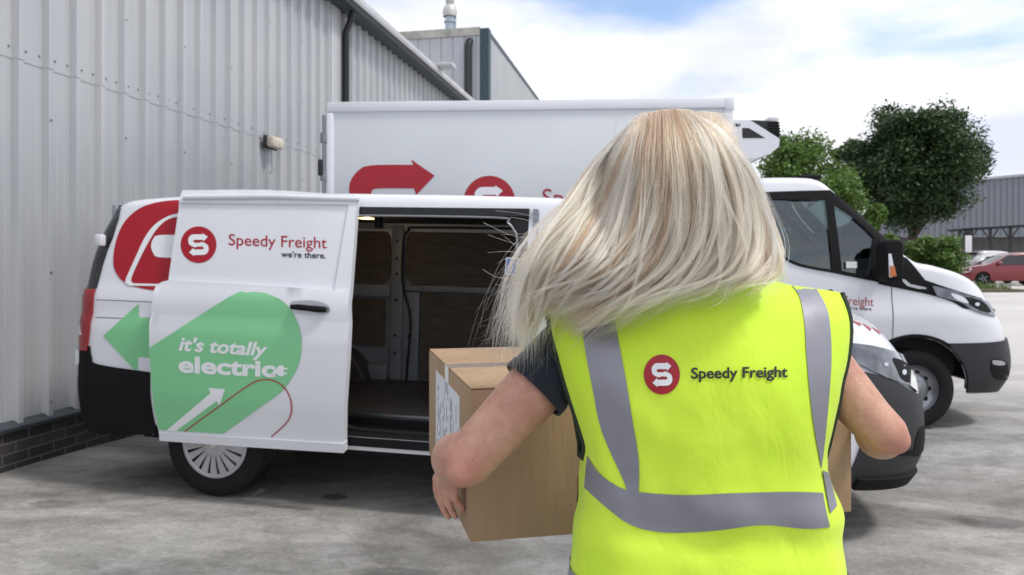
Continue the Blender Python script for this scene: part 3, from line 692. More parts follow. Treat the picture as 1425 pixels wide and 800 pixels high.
decal('headlight_reflector', M['chrome'], tT, curve([(1322, 408), (1338, 413), (1346, 422), (1338, 421), (1328, 416)]), h=4, off=.0165, parent=hl, thick=.001)
decal('scuttle_accent', M['alloy'], tT, [(1255, 388), (1259, 389), (1266, 395), (1288, 400), (1289, 402), (1278, 402), (1262, 398), (1256, 392)], h=6, off=.009, parent=truck, thick=.003)
bpT = Target([o for o in truck.children if o.name.startswith('front_bumper')])
decal('fog_lamp', M['black'], bpT, curve([(1380, 500), (1398, 502), (1403, 515), (1402, 528), (1385, 527), (1379, 515)]), h=5, off=.004, parent=truck, thick=.003)
decal('fog_lamp_lens', M['chrome'], bpT, curve([(1381, 501), (1396, 503), (1396, 508), (1382, 507)]), h=5, off=.008, parent=truck, thick=.003)
textdecal('lettering', 'Speedy Freight', M['red'], tT, (1127, 421), (1215.5, 426), 12, .003, truck)
textdecal('lettering', "we're there.", M['ink'], tT, (1176, 430.5), (1214, 432), 4.5, .003, truck, bold=.01)
x0_, z0_ = loc(TM, 1176.5, 364, -.955); x1_, z1_ = loc(TM, 1191.5, 373, -.955); flatpanel('window_sticker', [(x0_, z1_), (x1_, z1_), (x1_, z0_), (x0_, z0_)], -.972, .001, M['wvinyl'], parent=truck)
x0_, z0_ = loc(TM, 1126, 257, -.6); e = MB(); e.box(4.40, 4.62, -.62, -.2, 2.29, 2.335, bev=.02); e.build('roof_marker', M['black'], truck)
gr = MB(); gr.box(6.22, 6.315, -.45, .45, .84, 1.06, bev=.02); gr.build('front_grille', M['ink'], truck)
# cab interior
for y in (-.48, .1, .6):
    ci = MB(); ci.box(4.05, 4.55, y - .23, y + .23, .95, 1.08, bev=.04); ci.box(3.93, 4.07, y - .22, y + .22, 1.05, 1.66, bev=.05); ci.box(3.93, 4.02, y - .12, y + .12, 1.68, 1.86, bev=.035)
    ci.build('seat', M['dgrey'], truck)
d_ = MB(); d_.box(4.95, 5.45, -.90, .90, 1.05, 1.36, bev=.06); d_.box(3.80, 5.3, -.90, .90, .55, .62); d_.box(3.80, 3.83, -.85, .85, .6, 1.25); d_.build('dashboard', M['black'], truck)
sw = MB(); c = Vector((4.78, -.48, 1.38)); ax = Vector((.75, 0, -.5)).normalized(); u_ = Vector((0, 1, 0)); w_ = ax.cross(u_)
sw.tube([c + (u_ * math.cos(2 * math.pi * k / 24) + w_ * math.sin(2 * math.pi * k / 24)) * .2 for k in range(25)], .014, 6); sw.tube([c - u_ * .2, c + u_ * .2], .014, 6); sw.tube([c, c + ax * .35], .03, 6); sw.build('steering_wheel', M['black'], truck)
for P in ([(4.3, .8, 1.5), (4.35, .8, 2.1)], [(4.10, .3, 1.3), (4.7, .75, 1.9)]): gb = MB(); gb.tube(P, .02); gb.build('grab_handle', M['alloy'], truck)
# ================================================================== world and sun
w = bpy.data.worlds.new('World'); sc.world = w; w.use_nodes = True; n = w.node_tree; N = n.nodes; L = n.links; N.clear()
o = N.new('ShaderNodeOutputWorld'); bg = N.new('ShaderNodeBackground'); bg.inputs[1].default_value = .1; L.new(bg.outputs[0], o.inputs[0])
SUN_EL, SUN_AZ = R(58), R(112)        # azimuth from +Y towards +X
sk = N.new('ShaderNodeTexSky'); sk.sky_type = 'NISHITA'; sk.sun_disc = False; sk.sun_elevation = SUN_EL; sk.sun_rotation = SUN_AZ
tc = N.new('ShaderNodeTexCoord'); sp = N.new('ShaderNodeSeparateXYZ'); L.new(tc.outputs['Generated'], sp.inputs[0])
# clouds: direction projected onto a flat layer high above
mz = N.new('ShaderNodeMath'); mz.operation = 'MAXIMUM'; mz.inputs[1].default_value = .0; L.new(sp.outputs[2], mz.inputs[0])
az = N.new('ShaderNodeMath'); az.operation = 'ADD'; az.inputs[1].default_value = .12; L.new(mz.outputs[0], az.inputs[0])
dx = N.new('ShaderNodeMath'); dx.operation = 'DIVIDE'; L.new(sp.outputs[0], dx.inputs[0]); L.new(az.outputs[0], dx.inputs[1])
dy = N.new('ShaderNodeMath'); dy.operation = 'DIVIDE'; L.new(sp.outputs[1], dy.inputs[0]); L.new(az.outputs[0], dy.inputs[1])
cb = N.new('ShaderNodeCombineXYZ'); L.new(dx.outputs[0], cb.inputs[0]); L.new(dy.outputs[0], cb.inputs[1])
c1 = N.new('ShaderNodeTexNoise'); c1.inputs['Scale'].default_value = .75; c1.inputs['Detail'].default_value = 7; c1.inputs['Roughness'].default_value = .5; c1.inputs['Distortion'].default_value = .5; L.new(cb.outputs[0], c1.inputs[0])
cov = N.new('ShaderNodeValToRGB'); cov.color_ramp.elements[0].position = .27; cov.color_ramp.elements[1].position = .42; L.new(c1.outputs[0], cov.inputs[0])
c2 = N.new('ShaderNodeTexNoise'); c2.inputs['Scale'].default_value = 1.1; c2.inputs['Detail'].default_value = 6; L.new(cb.outputs[0], c2.inputs[0])
sh = N.new('ShaderNodeValToRGB'); sh.color_ramp.elements[0].position = .38; sh.color_ramp.elements[0].color = (6.6, 7.0, 8.3, 1); sh.color_ramp.elements[1].position = .56; sh.color_ramp.elements[1].color = (8.9, 9.0, 9.3, 1); L.new(c2.outputs[0], sh.inputs[0])
# low clouds near the horizon are always there
lo_ = N.new('ShaderNodeMapRange'); lo_.inputs[1].default_value = .22; lo_.inputs[2].default_value = .12; L.new(sp.outputs[2], lo_.inputs[0])
# one gap of blue high above the truck
gp_ = N.new('ShaderNodeMapping'); gp_.vector_type = 'TEXTURE'; gp_.inputs['Location'].default_value = (.30, 1.95, 0); gp_.inputs['Scale'].default_value = (.42, .34, 1); L.new(cb.outputs[0], gp_.inputs[0])
gl = N.new('ShaderNodeVectorMath'); gl.operation = 'LENGTH'; L.new(gp_.outputs[0], gl.inputs[0]); c3 = N.new('ShaderNodeTexNoise'); c3.inputs['Scale'].default_value = 3; c3.inputs['Detail'].default_value = 7; L.new(cb.outputs[0], c3.inputs[0])
ga = N.new('ShaderNodeMath'); ga.operation = 'MULTIPLY_ADD'; L.new(c3.outputs[0], ga.inputs[0]); ga.inputs[1].default_value = 1.6; L.new(gl.outputs['Value'], ga.inputs[2])
gr_ = N.new('ShaderNodeMapRange'); gr_.interpolation_type = 'SMOOTHSTEP'; gr_.inputs[1].default_value = 1.1; gr_.inputs[2].default_value = 2.1; gr_.inputs[3].default_value = .15; L.new(ga.outputs[0], gr_.inputs[0])
cg = N.new('ShaderNodeMath'); cg.operation = 'MULTIPLY'; L.new(cov.outputs[0], cg.inputs[0]); L.new(gr_.outputs[0], cg.inputs[1])
mxc = N.new('ShaderNodeMath'); mxc.operation = 'MAXIMUM'; L.new(cg.outputs[0], mxc.inputs[0]); L.new(lo_.outputs[0], mxc.inputs[1])
skg = N.new('ShaderNodeMixRGB'); skg.blend_type = 'MULTIPLY'; skg.inputs[0].default_value = 1; skg.inputs[2].default_value = (1.45, 1.6, 1.75, 1); L.new(sk.outputs[0], skg.inputs[1])
mx = N.new('ShaderNodeMixRGB'); L.new(mxc.outputs[0], mx.inputs[0]); L.new(skg.outputs[0], mx.inputs[1]); L.new(sh.outputs[0], mx.inputs[2]); L.new(mx.outputs[0], bg.inputs[0])
sl = bpy.data.lights.new('sun', 'SUN'); sl.energy = 1.8; sl.angle = R(9); sl.color = (1, .96, .9); so_ = bpy.data.objects.new('sun', sl); COL.objects.link(so_)
sd = Vector((math.sin(SUN_AZ) * math.cos(SUN_EL), math.cos(SUN_AZ) * math.cos(SUN_EL), math.sin(SUN_EL))); so_.rotation_euler = sd.to_track_quat('Z', 'Y').to_euler()
sc.view_settings.view_transform = 'Standard'; sc.view_settings.look = 'None'; sc.view_settings.exposure = .34; sc.view_settings.gamma = 1; sc.view_settings.use_curve_mapping = False
sc.cycles.max_bounces = 8; sc.cycles.transparent_max_bounces = 24; sc.cycles.use_denoising = True; sc.cycles.use_adaptive_sampling = True; sc.cycles.adaptive_threshold = .02
# ================================================================== ground
def gz(X, Y):
    k = 1 - sm(5.7, 6.5, Y)
    a = -.0243 * (max(-4, min(2.9, X)) + 2.05) * k * (1 - sm(3.2, 5.5, X)) - .004
    return a * sm(-6, -1, Y) + .60 * sm(9, 32, math.hypot(X, max(0, Y)))
xs = [-250, -120, -60, -30, -16] + [-10 + .5 * i for i in range(61)] + [22, 26, 32, 42, 60, 90, 140, 250]
ys = [-60, -30, -12] + [-6 + .5 * i for i in range(51)] + [21, 23, 26, 30, 34, 40, 50, 70, 110, 180, 300]
V = [(x, y, gz(x, y)) for y in ys for x in xs]; nx = len(xs)
fs = [(j * nx + i, j * nx + i + 1, (j + 1) * nx + i + 1, (j + 1) * nx + i) for j in range(len(ys) - 1) for i in range(nx - 1)]
gm = bpy.data.materials.new('worn_concrete'); n = nt(gm); N = n.nodes; L = n.links
o = N.new('ShaderNodeOutputMaterial'); p = N.new('ShaderNodeBsdfPrincipled'); L.new(p.outputs[0], o.inputs[0]); tc = N.new('ShaderNodeTexCoord')
def nz(scale, det=8, rough=.6, dist=0, st=(1, 1, 1), off=(0, 0, 0)):
    mp = N.new('ShaderNodeMapping'); mp.inputs['Scale'].default_value = st; mp.inputs['Location'].default_value = off; L.new(tc.outputs['Object'], mp.inputs[0])
    t = N.new('ShaderNodeTexNoise'); t.inputs['Scale'].default_value = scale; t.inputs['Detail'].default_value = det; t.inputs['Roughness'].default_value = rough; t.inputs['Distortion'].default_value = dist; L.new(mp.outputs[0], t.inputs[0]); return t.outputs[0]
def ramp(f, a, b, ca, cb_):
    r = N.new('ShaderNodeValToRGB'); r.color_ramp.elements[0].position = a; r.color_ramp.elements[1].position = b; r.color_ramp.elements[0].color = (*ca, 1); r.color_ramp.elements[1].color = (*cb_, 1); L.new(f, r.inputs[0]); return r.outputs[0]
def mul(a, b, f=1, mode='MULTIPLY'):
    m = N.new('ShaderNodeMixRGB'); m.blend_type = mode
    if isinstance(f, (int, float)): m.inputs[0].default_value = f
    else: L.new(f, m.inputs[0])
    for i, q in ((1, a), (2, b)):
        if isinstance(q, tuple): m.inputs[i].default_value = (*q, 1)
        else: L.new(q, m.inputs[i])
    return m.outputs[0]
base = ramp(nz(.9, 10, .62, .8, (1, 2.2, 1)), .30, .70, (.235, .228, .222), (.45, .442, .435))
stain = ramp(nz(.55, 7, .6, 1.2, (1, 1.7, 1), (3.1, 7.7, 0)), .36, .58, (.56, .56, .55), (1, 1, 1))
fine = ramp(nz(38, 8, .75), .30, .72, (.72, .72, .72), (1.18, 1.18, 1.18))
spots = ramp(nz(7, 4, .7, .5, (1, 1, 1), (9, 2, 0)), .30, .36, (.55, .55, .54), (1, 1, 1))
warm = ramp(nz(.35, 3), .4, .6, (1.03, 1.0, .96), (.98, 1, 1.02))
col = mul(mul(mul(mul(base, stain), fine), spots, .6), warm)
col = mul(col, ramp(nz(5.5, 9, .75, .6, (1, 1.6, 1), (4, 1, 0)), .34, .62, (.74, .74, .73), (1.10, 1.10, 1.09)))
# oil stains with an outline of their own
sxyz = N.new('ShaderNodeSeparateXYZ'); L.new(tc.outputs['Object'], sxyz.inputs[0])
def blob(cx_, cy_, rx, ry, dark):
    mp = N.new('ShaderNodeMapping'); mp.vector_type = 'TEXTURE'; mp.inputs['Location'].default_value = (cx_, cy_, 0); mp.inputs['Scale'].default_value = (rx, ry, 50); L.new(tc.outputs['Object'], mp.inputs[0])
    ln = N.new('ShaderNodeVectorMath'); ln.operation = 'LENGTH'; L.new(mp.outputs[0], ln.inputs[0]); ad = N.new('ShaderNodeMath'); ad.operation = 'MULTIPLY_ADD'; L.new(nz(4, 5), ad.inputs[0]); ad.inputs[1].default_value = .9; L.new(ln.outputs['Value'], ad.inputs[2])
    return ramp(ad.outputs[0], .85, 1.75, (dark,) * 3, (1, 1, 1))
for b in ((-1.15, 4.86, .17, .12, .35), (2.95, 4.7, .42, .24, .58), (-2.8, 4.6, .30, .16, .62), (2.3, 3.6, .5, .16, .6), (-.6, 3.7, .5, .14, .72), (5.0, 6.2, .25, .12, .5), (-2.2, 5.3, .5, .2, .6), (1.75, 3.35, .5, .12, .55)): col = mul(col, blob(*b))
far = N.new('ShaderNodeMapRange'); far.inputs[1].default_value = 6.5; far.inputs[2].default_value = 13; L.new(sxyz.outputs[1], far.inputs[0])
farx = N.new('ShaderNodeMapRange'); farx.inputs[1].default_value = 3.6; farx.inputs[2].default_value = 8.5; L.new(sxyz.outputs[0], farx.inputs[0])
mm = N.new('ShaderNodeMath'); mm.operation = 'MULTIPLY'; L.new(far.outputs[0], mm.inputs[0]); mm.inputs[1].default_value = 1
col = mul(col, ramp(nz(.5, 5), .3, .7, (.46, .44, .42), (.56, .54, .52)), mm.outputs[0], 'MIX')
# thin cracks
vo = N.new('ShaderNodeTexVoronoi'); vo.feature = 'DISTANCE_TO_EDGE'; vo.inputs['Scale'].default_value = .30
wv = N.new('ShaderNodeMapping'); L.new(mul(tc.outputs['Object'], nz(2.5, 6), .12, 'ADD'), wv.inputs[0]); L.new(wv.outputs[0], vo.inputs[0])
col = mul(col, ramp(vo.outputs[0], .0, .006, (.88, .87, .85), (1, 1, 1)))
L.new(col, p.inputs['Base Color']); p.inputs['Roughness'].default_value = .78
bp = N.new('ShaderNodeBump'); bp.inputs['Strength'].default_value = .45; bp.inputs['Distance'].default_value = .006; L.new(fine, bp.inputs['Height']); L.new(bp.outputs[0], p.inputs['Normal'])
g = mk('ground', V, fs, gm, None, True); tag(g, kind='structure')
# ================================================================== the metal-clad building on the left
WD = Vector((.1934, .9811, 0)); WN = Vector((.9811, -.1934, 0)); WO = Vector((-3.55, 5.23, 0))
BM = Matrix(((WD.x, -WN.x, 0, WO.x), (WD.y, -WN.y, 0, WO.y), (0, 0, 1, 0), (0, 0, 0, 1)))   # x along the wall, -y towards the yard
bld = root('clad_building', BM, 'long wall of ribbed grey metal cladding on a low dark brick plinth', 'building', 'warehouse buildings')
def cladmat(name, a, b):
    m = bpy.data.materials.new(name); n = nt(m); N_ = n.nodes; L_ = n.links; o = N_.new('ShaderNodeOutputMaterial'); p = N_.new('ShaderNodeBsdfPrincipled'); L_.new(p.outputs[0], o.inputs[0]); t = N_.new('ShaderNodeTexCoord')
    def q(st, s, d=6):
        mp = N_.new('ShaderNodeMapping'); mp.inputs['Scale'].default_value = st; L_.new(t.outputs['Object'], mp.inputs[0]); x = N_.new('ShaderNodeTexNoise'); x.inputs['Scale'].default_value = s; x.inputs['Detail'].default_value = d; L_.new(mp.outputs[0], x.inputs[0]); return x.outputs[0]
    r = N_.new('ShaderNodeValToRGB'); r.color_ramp.elements[0].position = .3; r.color_ramp.elements[1].position = .7; r.color_ramp.elements[0].color = (*a, 1); r.color_ramp.elements[1].color = (*b, 1); L_.new(q((9, 9, .35), 1.0), r.inputs[0])
    r2 = N_.new('ShaderNodeValToRGB'); r2.color_ramp.elements[0].position = .35; r2.color_ramp.elements[1].position = .65; r2.color_ramp.elements[0].color = (.92, .93, .945, 1); r2.color_ramp.elements[1].color = (1.04, 1.03, 1.02, 1); L_.new(q((1, 1, 1), .7), r2.inputs[0])
    mm_ = N_.new('ShaderNodeMixRGB'); mm_.blend_type = 'MULTIPLY'; mm_.inputs[0].default_value = 1; L_.new(r.outputs[0], mm_.inputs[1]); L_.new(r2.outputs[0], mm_.inputs[2]); L_.new(mm_.outputs[0], p.inputs['Base Color'])
    p.inputs['Roughness'].default_value = .42; p.inputs['Metallic'].default_value = .15
    bb = N_.new('ShaderNodeBump'); bb.inputs['Strength'].default_value = .12; bb.inputs['Distance'].default_value = .02; L_.new(q((6, 6, 1.2), 1.5, 3), bb.inputs['Height']); L_.new(bb.outputs[0], p.inputs['Normal'])
    return m
M['clad'] = cladmat('grey_metal_cladding', (.42, .435, .455), (.47, .48, .495))
M['clad2'] = cladmat('pale_metal_cladding', (.40, .41, .43), (.47, .48, .50))
M['flash'] = mat('dark_flashing', (.035, .045, .055), .45, var=.2)
M['trim'] = mat('roof_trim', (.52, .53, .55), .5, var=.12, vscale=3)
M['bluegreen'] = mat('teal_flashing', (.025, .055, .07), .5, var=.2)
def clad(mb, x0, x1, z0, z1, y, pitch=.267, d=.046, mi=0):
    prof = []; x = x0
    while x < x1:
        for dx_, dd in ((0, 0), (.055, 0), (.061, .003), (.067, 0), (.123, 0), (.129, .003), (.135, 0), (.175, 0), (.195, d), (.235, d), (.255, 0)):
            if x + dx_ <= x1: prof.append((x + dx_, y - dd))
        x += pitch
    prof.append((x1, y)); V = []
    for z in (z0, z1): V += [(a, b, z) for a, b in prof]
    k = len(prof); mb.add(V, [(i, i + 1, k + i + 1, k + i) for i in range(k - 1)], mi)
ZS, ZE, T0, T1 = 2.93, 5.17, -4.2, 15.4
c = MB(); X0 = .407 - .225 - .267 * 18
clad(c, X0, T1, .34, ZS + .05, 0); clad(c, X0, T1, ZS, ZE + .1, -.004)
i = 0; x = X0
while x < T1 - .1:
    for xx in (x + .03, x + .15): c.lathe([(0, .008), (.005, .007), (.008, .004), (.008, 0)], (xx, -.006, ZS + .08), Vector((0, -1, 0)), 8, 1)
    if i % 3 == 0:
        for z in (.46, 1.42, 2.55, 3.55, 4.3, 5.0): c.lathe([(0, .009), (.005, .008), (.008, .004), (.008, 0)], (x + .215, -.048, z), Vector((0, -1, 0)), 8, 1)
    x += .267; i += 1
c.build('cladding', [M['clad'], mat('screw_head', (.17, .175, .185), .5)], bld, sharp=20)
bk_ = MB(); bk_.box(X0, T1, .02, .3, 0, ZE); bk_.build('backing_wall', M['dgrey'], bld)
bm_ = bpy.data.materials.new('dark_brick'); n = nt(bm_); N = n.nodes; L = n.links; o = N.new('ShaderNodeOutputMaterial'); p = N.new('ShaderNodeBsdfPrincipled'); L.new(p.outputs[0], o.inputs[0]); tc = N.new('ShaderNodeTexCoord'); sx = N.new('ShaderNodeSeparateXYZ'); L.new(tc.outputs['Object'], sx.inputs[0]); cb = N.new('ShaderNodeCombineXYZ'); L.new(sx.outputs[0], cb.inputs[0]); L.new(sx.outputs[2], cb.inputs[1])
br = N.new('ShaderNodeTexBrick'); br.inputs['Scale'].default_value = 1; br.inputs['Brick Width'].default_value = .225; br.inputs['Row Height'].default_value = .075; br.inputs['Mortar Size'].default_value = .006; br.inputs['Color1'].default_value = (.030, .026, .028, 1); br.inputs['Color2'].default_value = (.060, .050, .050, 1); br.inputs['Mortar'].default_value = (.12, .115, .11, 1); L.new(cb.outputs[0], br.inputs[0]); L.new(br.outputs[0], p.inputs['Base Color']); p.inputs['Roughness'].default_value = .8
bb = N.new('ShaderNodeBump'); bb.invert = True; bb.inputs['Strength'].default_value = .8; bb.inputs['Distance'].default_value = .01; L.new(br.outputs['Fac'], bb.inputs['Height']); L.new(bb.outputs[0], p.inputs['Normal'])
pb = MB(); pb.box(X0, T1, -.02, .3, -.15, .325); pb.build('brick_plinth', bm_, bld)
fl_ = MB(); fl_.prism([(-.065, .315), (-.065, .335), (-.02, .375), (.02, .375), (.02, .315)], 0, X0, T1); fl_.build('plinth_flashing', M['flash'], bld, smooth=False)
# eaves gutter: dark soffit under a pale edge
gt = MB(); gt.prism([(.02, 5.09), (-.27, 5.09), (-.30, 5.12), (-.30, 5.18), (.02, 5.18)], 0, X0, T1, 1); gt.prism([(-.305, 5.15), (-.33, 5.15), (-.345, 5.19), (-.345, 5.25), (.4, 5.31), (.4, 5.182), (-.305, 5.182)], 0, X0, T1 + .02, 0)
gt.build('eaves_gutter', [M['trim'], M['flash']], bld, smooth=False)
rf_ = MB(); rf_.add([(X0, .35, 5.25), (T1, .35, 5.25), (T1, 9, 6.1), (X0, 9, 6.1)], [(0, 1, 2, 3)]); rf_.add([(T1, .25, 0), (T1, 9, 0), (T1, 9, 6.1), (T1, .25, 5.25)], [(0, 1, 2, 3)]); rf_.build('roof', M['clad2'], bld, smooth=False)
# two downpipes
def wt(px): r_ = (px - CX) / F; return (r_ * WO.y - WO.x) / (WD.x - r_ * WD.y)
t = wt(473); d_ = MB(); d_.tube([(t, -.09, .3), (t, -.09, 4.8), (t, -.17, 4.98), (t, -.20, 5.11)], .048, 12); d_.box(t - .25, t + .02, -.07, -.02, 3.62, 3.68)
d_.build('downpipe', M['ink'], bld)
t = wt(463); d_ = MB(); d_.box(t - .16, t + .16, -.055, -.008, .38, 5.09, bev=.01); d_.build('joint_flashing', M['clad'], bld)
# bulkhead lamp on the wall
t = wt(370); Dp = (WO + WD * t).y; z = HC + (HY - 199) / F * Dp
lt = root('bulkhead_light', BM @ Matrix.Translation((t, -.04, z)), 'small cream bulkhead light fixed on the ribbed metal wall above the white van', 'wall light')
l_ = MB(); l_.box(-.14, .14, -.03, .0, -.075, .075, bev=.01); l_.build('base_plate', M['dgrey'], lt)
l_ = MB(); l_.box(-.13, .13, -.13, -.03, -.065, .065, bev=.03); l_.build('diffuser', mat('cream_diffuser', (.60, .55, .45), .4, var=.2, vscale=20), lt)
# floodlight below the gutter
t = wt(588); Dp = (WO + WD * t).y; z = HC + (HY - 92) / F * Dp
fl2 = root('floodlight', BM @ Matrix.Translation((t, -.33, z)), 'slim pale floodlight on a black arm hanging under the roof gutter', 'floodlight')
l_ = MB(); l_.box(-.16, .16, -.30, .05, -.05, .02, bev=.015); o = l_.build('lamp_housing', M['trim'], fl2)
l_ = MB(); l_.tube([(0, .30, .08), (0, .05, .0), (0, -.25, .05)], .03, 8); l_.tube([(0, .05, 0), (-.25, .1, -.06)], .035, 8); l_.build('bracket', M['ink'], fl2)
# ================================================================== the taller block beyond
D2 = 20.6; Xc = (678 - CX) / F * D2
B2 = Matrix(((WD.x, -WN.x, 0, Xc), (WD.y, -WN.y, 0, D2), (0, 0, 1, 0), (0, 0, 0, 1)))
b2 = root('tall_block', B2, 'taller grey metal warehouse block with a dark corner strip, standing beyond the ribbed wall', 'building', 'warehouse buildings')
ZB = 7.85
c = MB(); clad(c, 0, 22, 0, ZB, 0, .20, .02); c.build('side_cladding', M['clad'], b2, sharp=20)
c = MB(); x = 0
V = []
prof = []
while x < 9:
    prof += [(x, 0), (x + .29, 0), (x + .297, .02), (x + .323, .02), (x + .33, 0)]; x += .33
V = [(b, a, z) for z in (0, ZB) for a, b in prof]; k = len(prof); c.add(V, [(i, k + i, k + i + 1, i + 1) for i in range(k - 1)])
c.build('gable_cladding', M['clad2'], b2, smooth=False)
c = MB(); c.box(-.03, .24, -.05, .20, 0, ZB + .12); c.build('corner_flashing', M['bluegreen'], b2, smooth=False)
c = MB(); c.box(-.04, .14, .20, 9, ZB - .06, ZB + .16); c.box(.14, 22, -.03, .2, ZB - .02, ZB + .10, 1); c.build('parapet', [mat('weathered_trim', (.40, .39, .35), .7, var=.35, vscale=3), M['flash']], b2, smooth=False)
c = MB(); c.box(.2, 22, .2, 9, ZB - .3, ZB - .1); c.build('roof', M['dgrey'], b2, smooth=False)
yy = (678 - 652) / F * D2; zt = HC + (HY - 58) / F * D2
c = MB(); c.tube([(-.10, yy, 0), (-.10, yy, zt - .1), (-.06, yy - .02, zt + .02), (.02, yy - .02, zt + .05)], .10, 12); c.build('downpipe', M['ink'], b2)
# flue on its roof
Df = 22.5; Xf = (626 - CX) / F * Df; z0 = HC + (HY - 42) / F * Df
fm = root('roof_flue', Vector((Xf, Df, z0 - .4)), 'round galvanised flue pipe with a cowl on the taller block roof', 'flue')
gal = mat('galvanised_metal', (.42, .47, .52), .35, .6, var=.2)
c = MB(); c.lathe([(0, .14), (.62, .14), (.62, .17), (.68, .17), (.68, .14), (.80, .14)], (0, 0, 0), Vector((0, 0, 1)), 24); c.build('flue_pipe', gal, fm)
c = MB(); c.lathe([(.78, .14), (.80, .20), (.95, .22), (1.10, .17), (1.16, .10), (1.22, .13), (1.32, .13), (1.36, 0)], (0, 0, 0), Vector((0, 0, 1)), 24); c.build('cowl', mat('cowl_metal', (.55, .54, .52), .5, .3, var=.15), fm)
c = MB(); c.box(.13, .19, -.03, .03, .35, .80); c.build('clamp', gal, fm)
# ================================================================== the person
PX, PY = .296, 1.19
PZ = gz(PX, PY)
person = root('person', Vector((PX, PY, PZ)), 'blonde person seen from behind in a yellow high-visibility vest, carrying a large cardboard box', 'person')
PO = Vector((PX, PY, PZ))
def rel(V): return [Vector(v) - PO for v in V]
def ball(mb, c, rx, ry=None, rz=None, mi=0):
    bm = bmesh.new(); bmesh.ops.create_icosphere(bm, subdivisions=3, radius=1); c = Vector(c)
    vs_ = [Vector((v.co.x * rx, v.co.y * (ry or rx), v.co.z * (rz or rx))) + c for v in bm.verts]; bm.verts.index_update()
    mb.add(vs_, [[v.index for v in f.verts] for f in bm.faces], mi); bm.free()
def limb(mb, pts):
    """pts: (x,y,z,r) joined by smooth tapered tube with balls at both ends"""
    Q = catmull([tuple(p) for p in pts], 6)
    mb.tube([q[:3] for q in Q], [q[3] for q in Q], 20)
    for q in (Q[0], Q[-1]): ball(mb, q[:3], q[3] * .995)
def loft(mb, rings, seg=32, ex=.85):
    V = []; fs = []
    for (c, rx, ry) in rings:
        for k in range(seg):
            a = 2 * math.pi * k / seg; cs, sn = math.cos(a), math.sin(a)
            V.append((c[0] + rx * math.copysign(abs(cs) ** ex, cs), c[1] + ry * math.copysign(abs(sn) ** ex, sn), c[2]))
    n_ = len(rings)
    for i in range(n_ - 1):
        for k in range(seg): fs.append((i * seg + k, i * seg + (k + 1) % seg, (i + 1) * seg + (k + 1) % seg, (i + 1) * seg + k))
    fs += [tuple(range(seg))[::-1], tuple(range((n_ - 1) * seg, n_ * seg))]; mb.add(V, fs)
def remesh(mb, name, m, parent, vox=.005, it=4, world=True):
    o = mk('tmp', rel(mb.v) if world else mb.v, mb.f, m); r = o.modifiers.new('r', 'REMESH'); r.mode = 'VOXEL'; r.voxel_size = vox; s_ = o.modifiers.new('s', 'SMOOTH'); s_.iterations = it; s_.factor = .5
    dg = bpy.context.evaluated_depsgraph_get(); me = bpy.data.meshes.new_from_object(o.evaluated_get(dg)); bpy.data.objects.remove(o)
    me.name = name; me.materials.clear(); me.materials.append(m)
    for p in me.polygons: p.use_smooth = True
    q = bpy.data.objects.new(name, me); COL.objects.link(q); q.parent = parent; return q
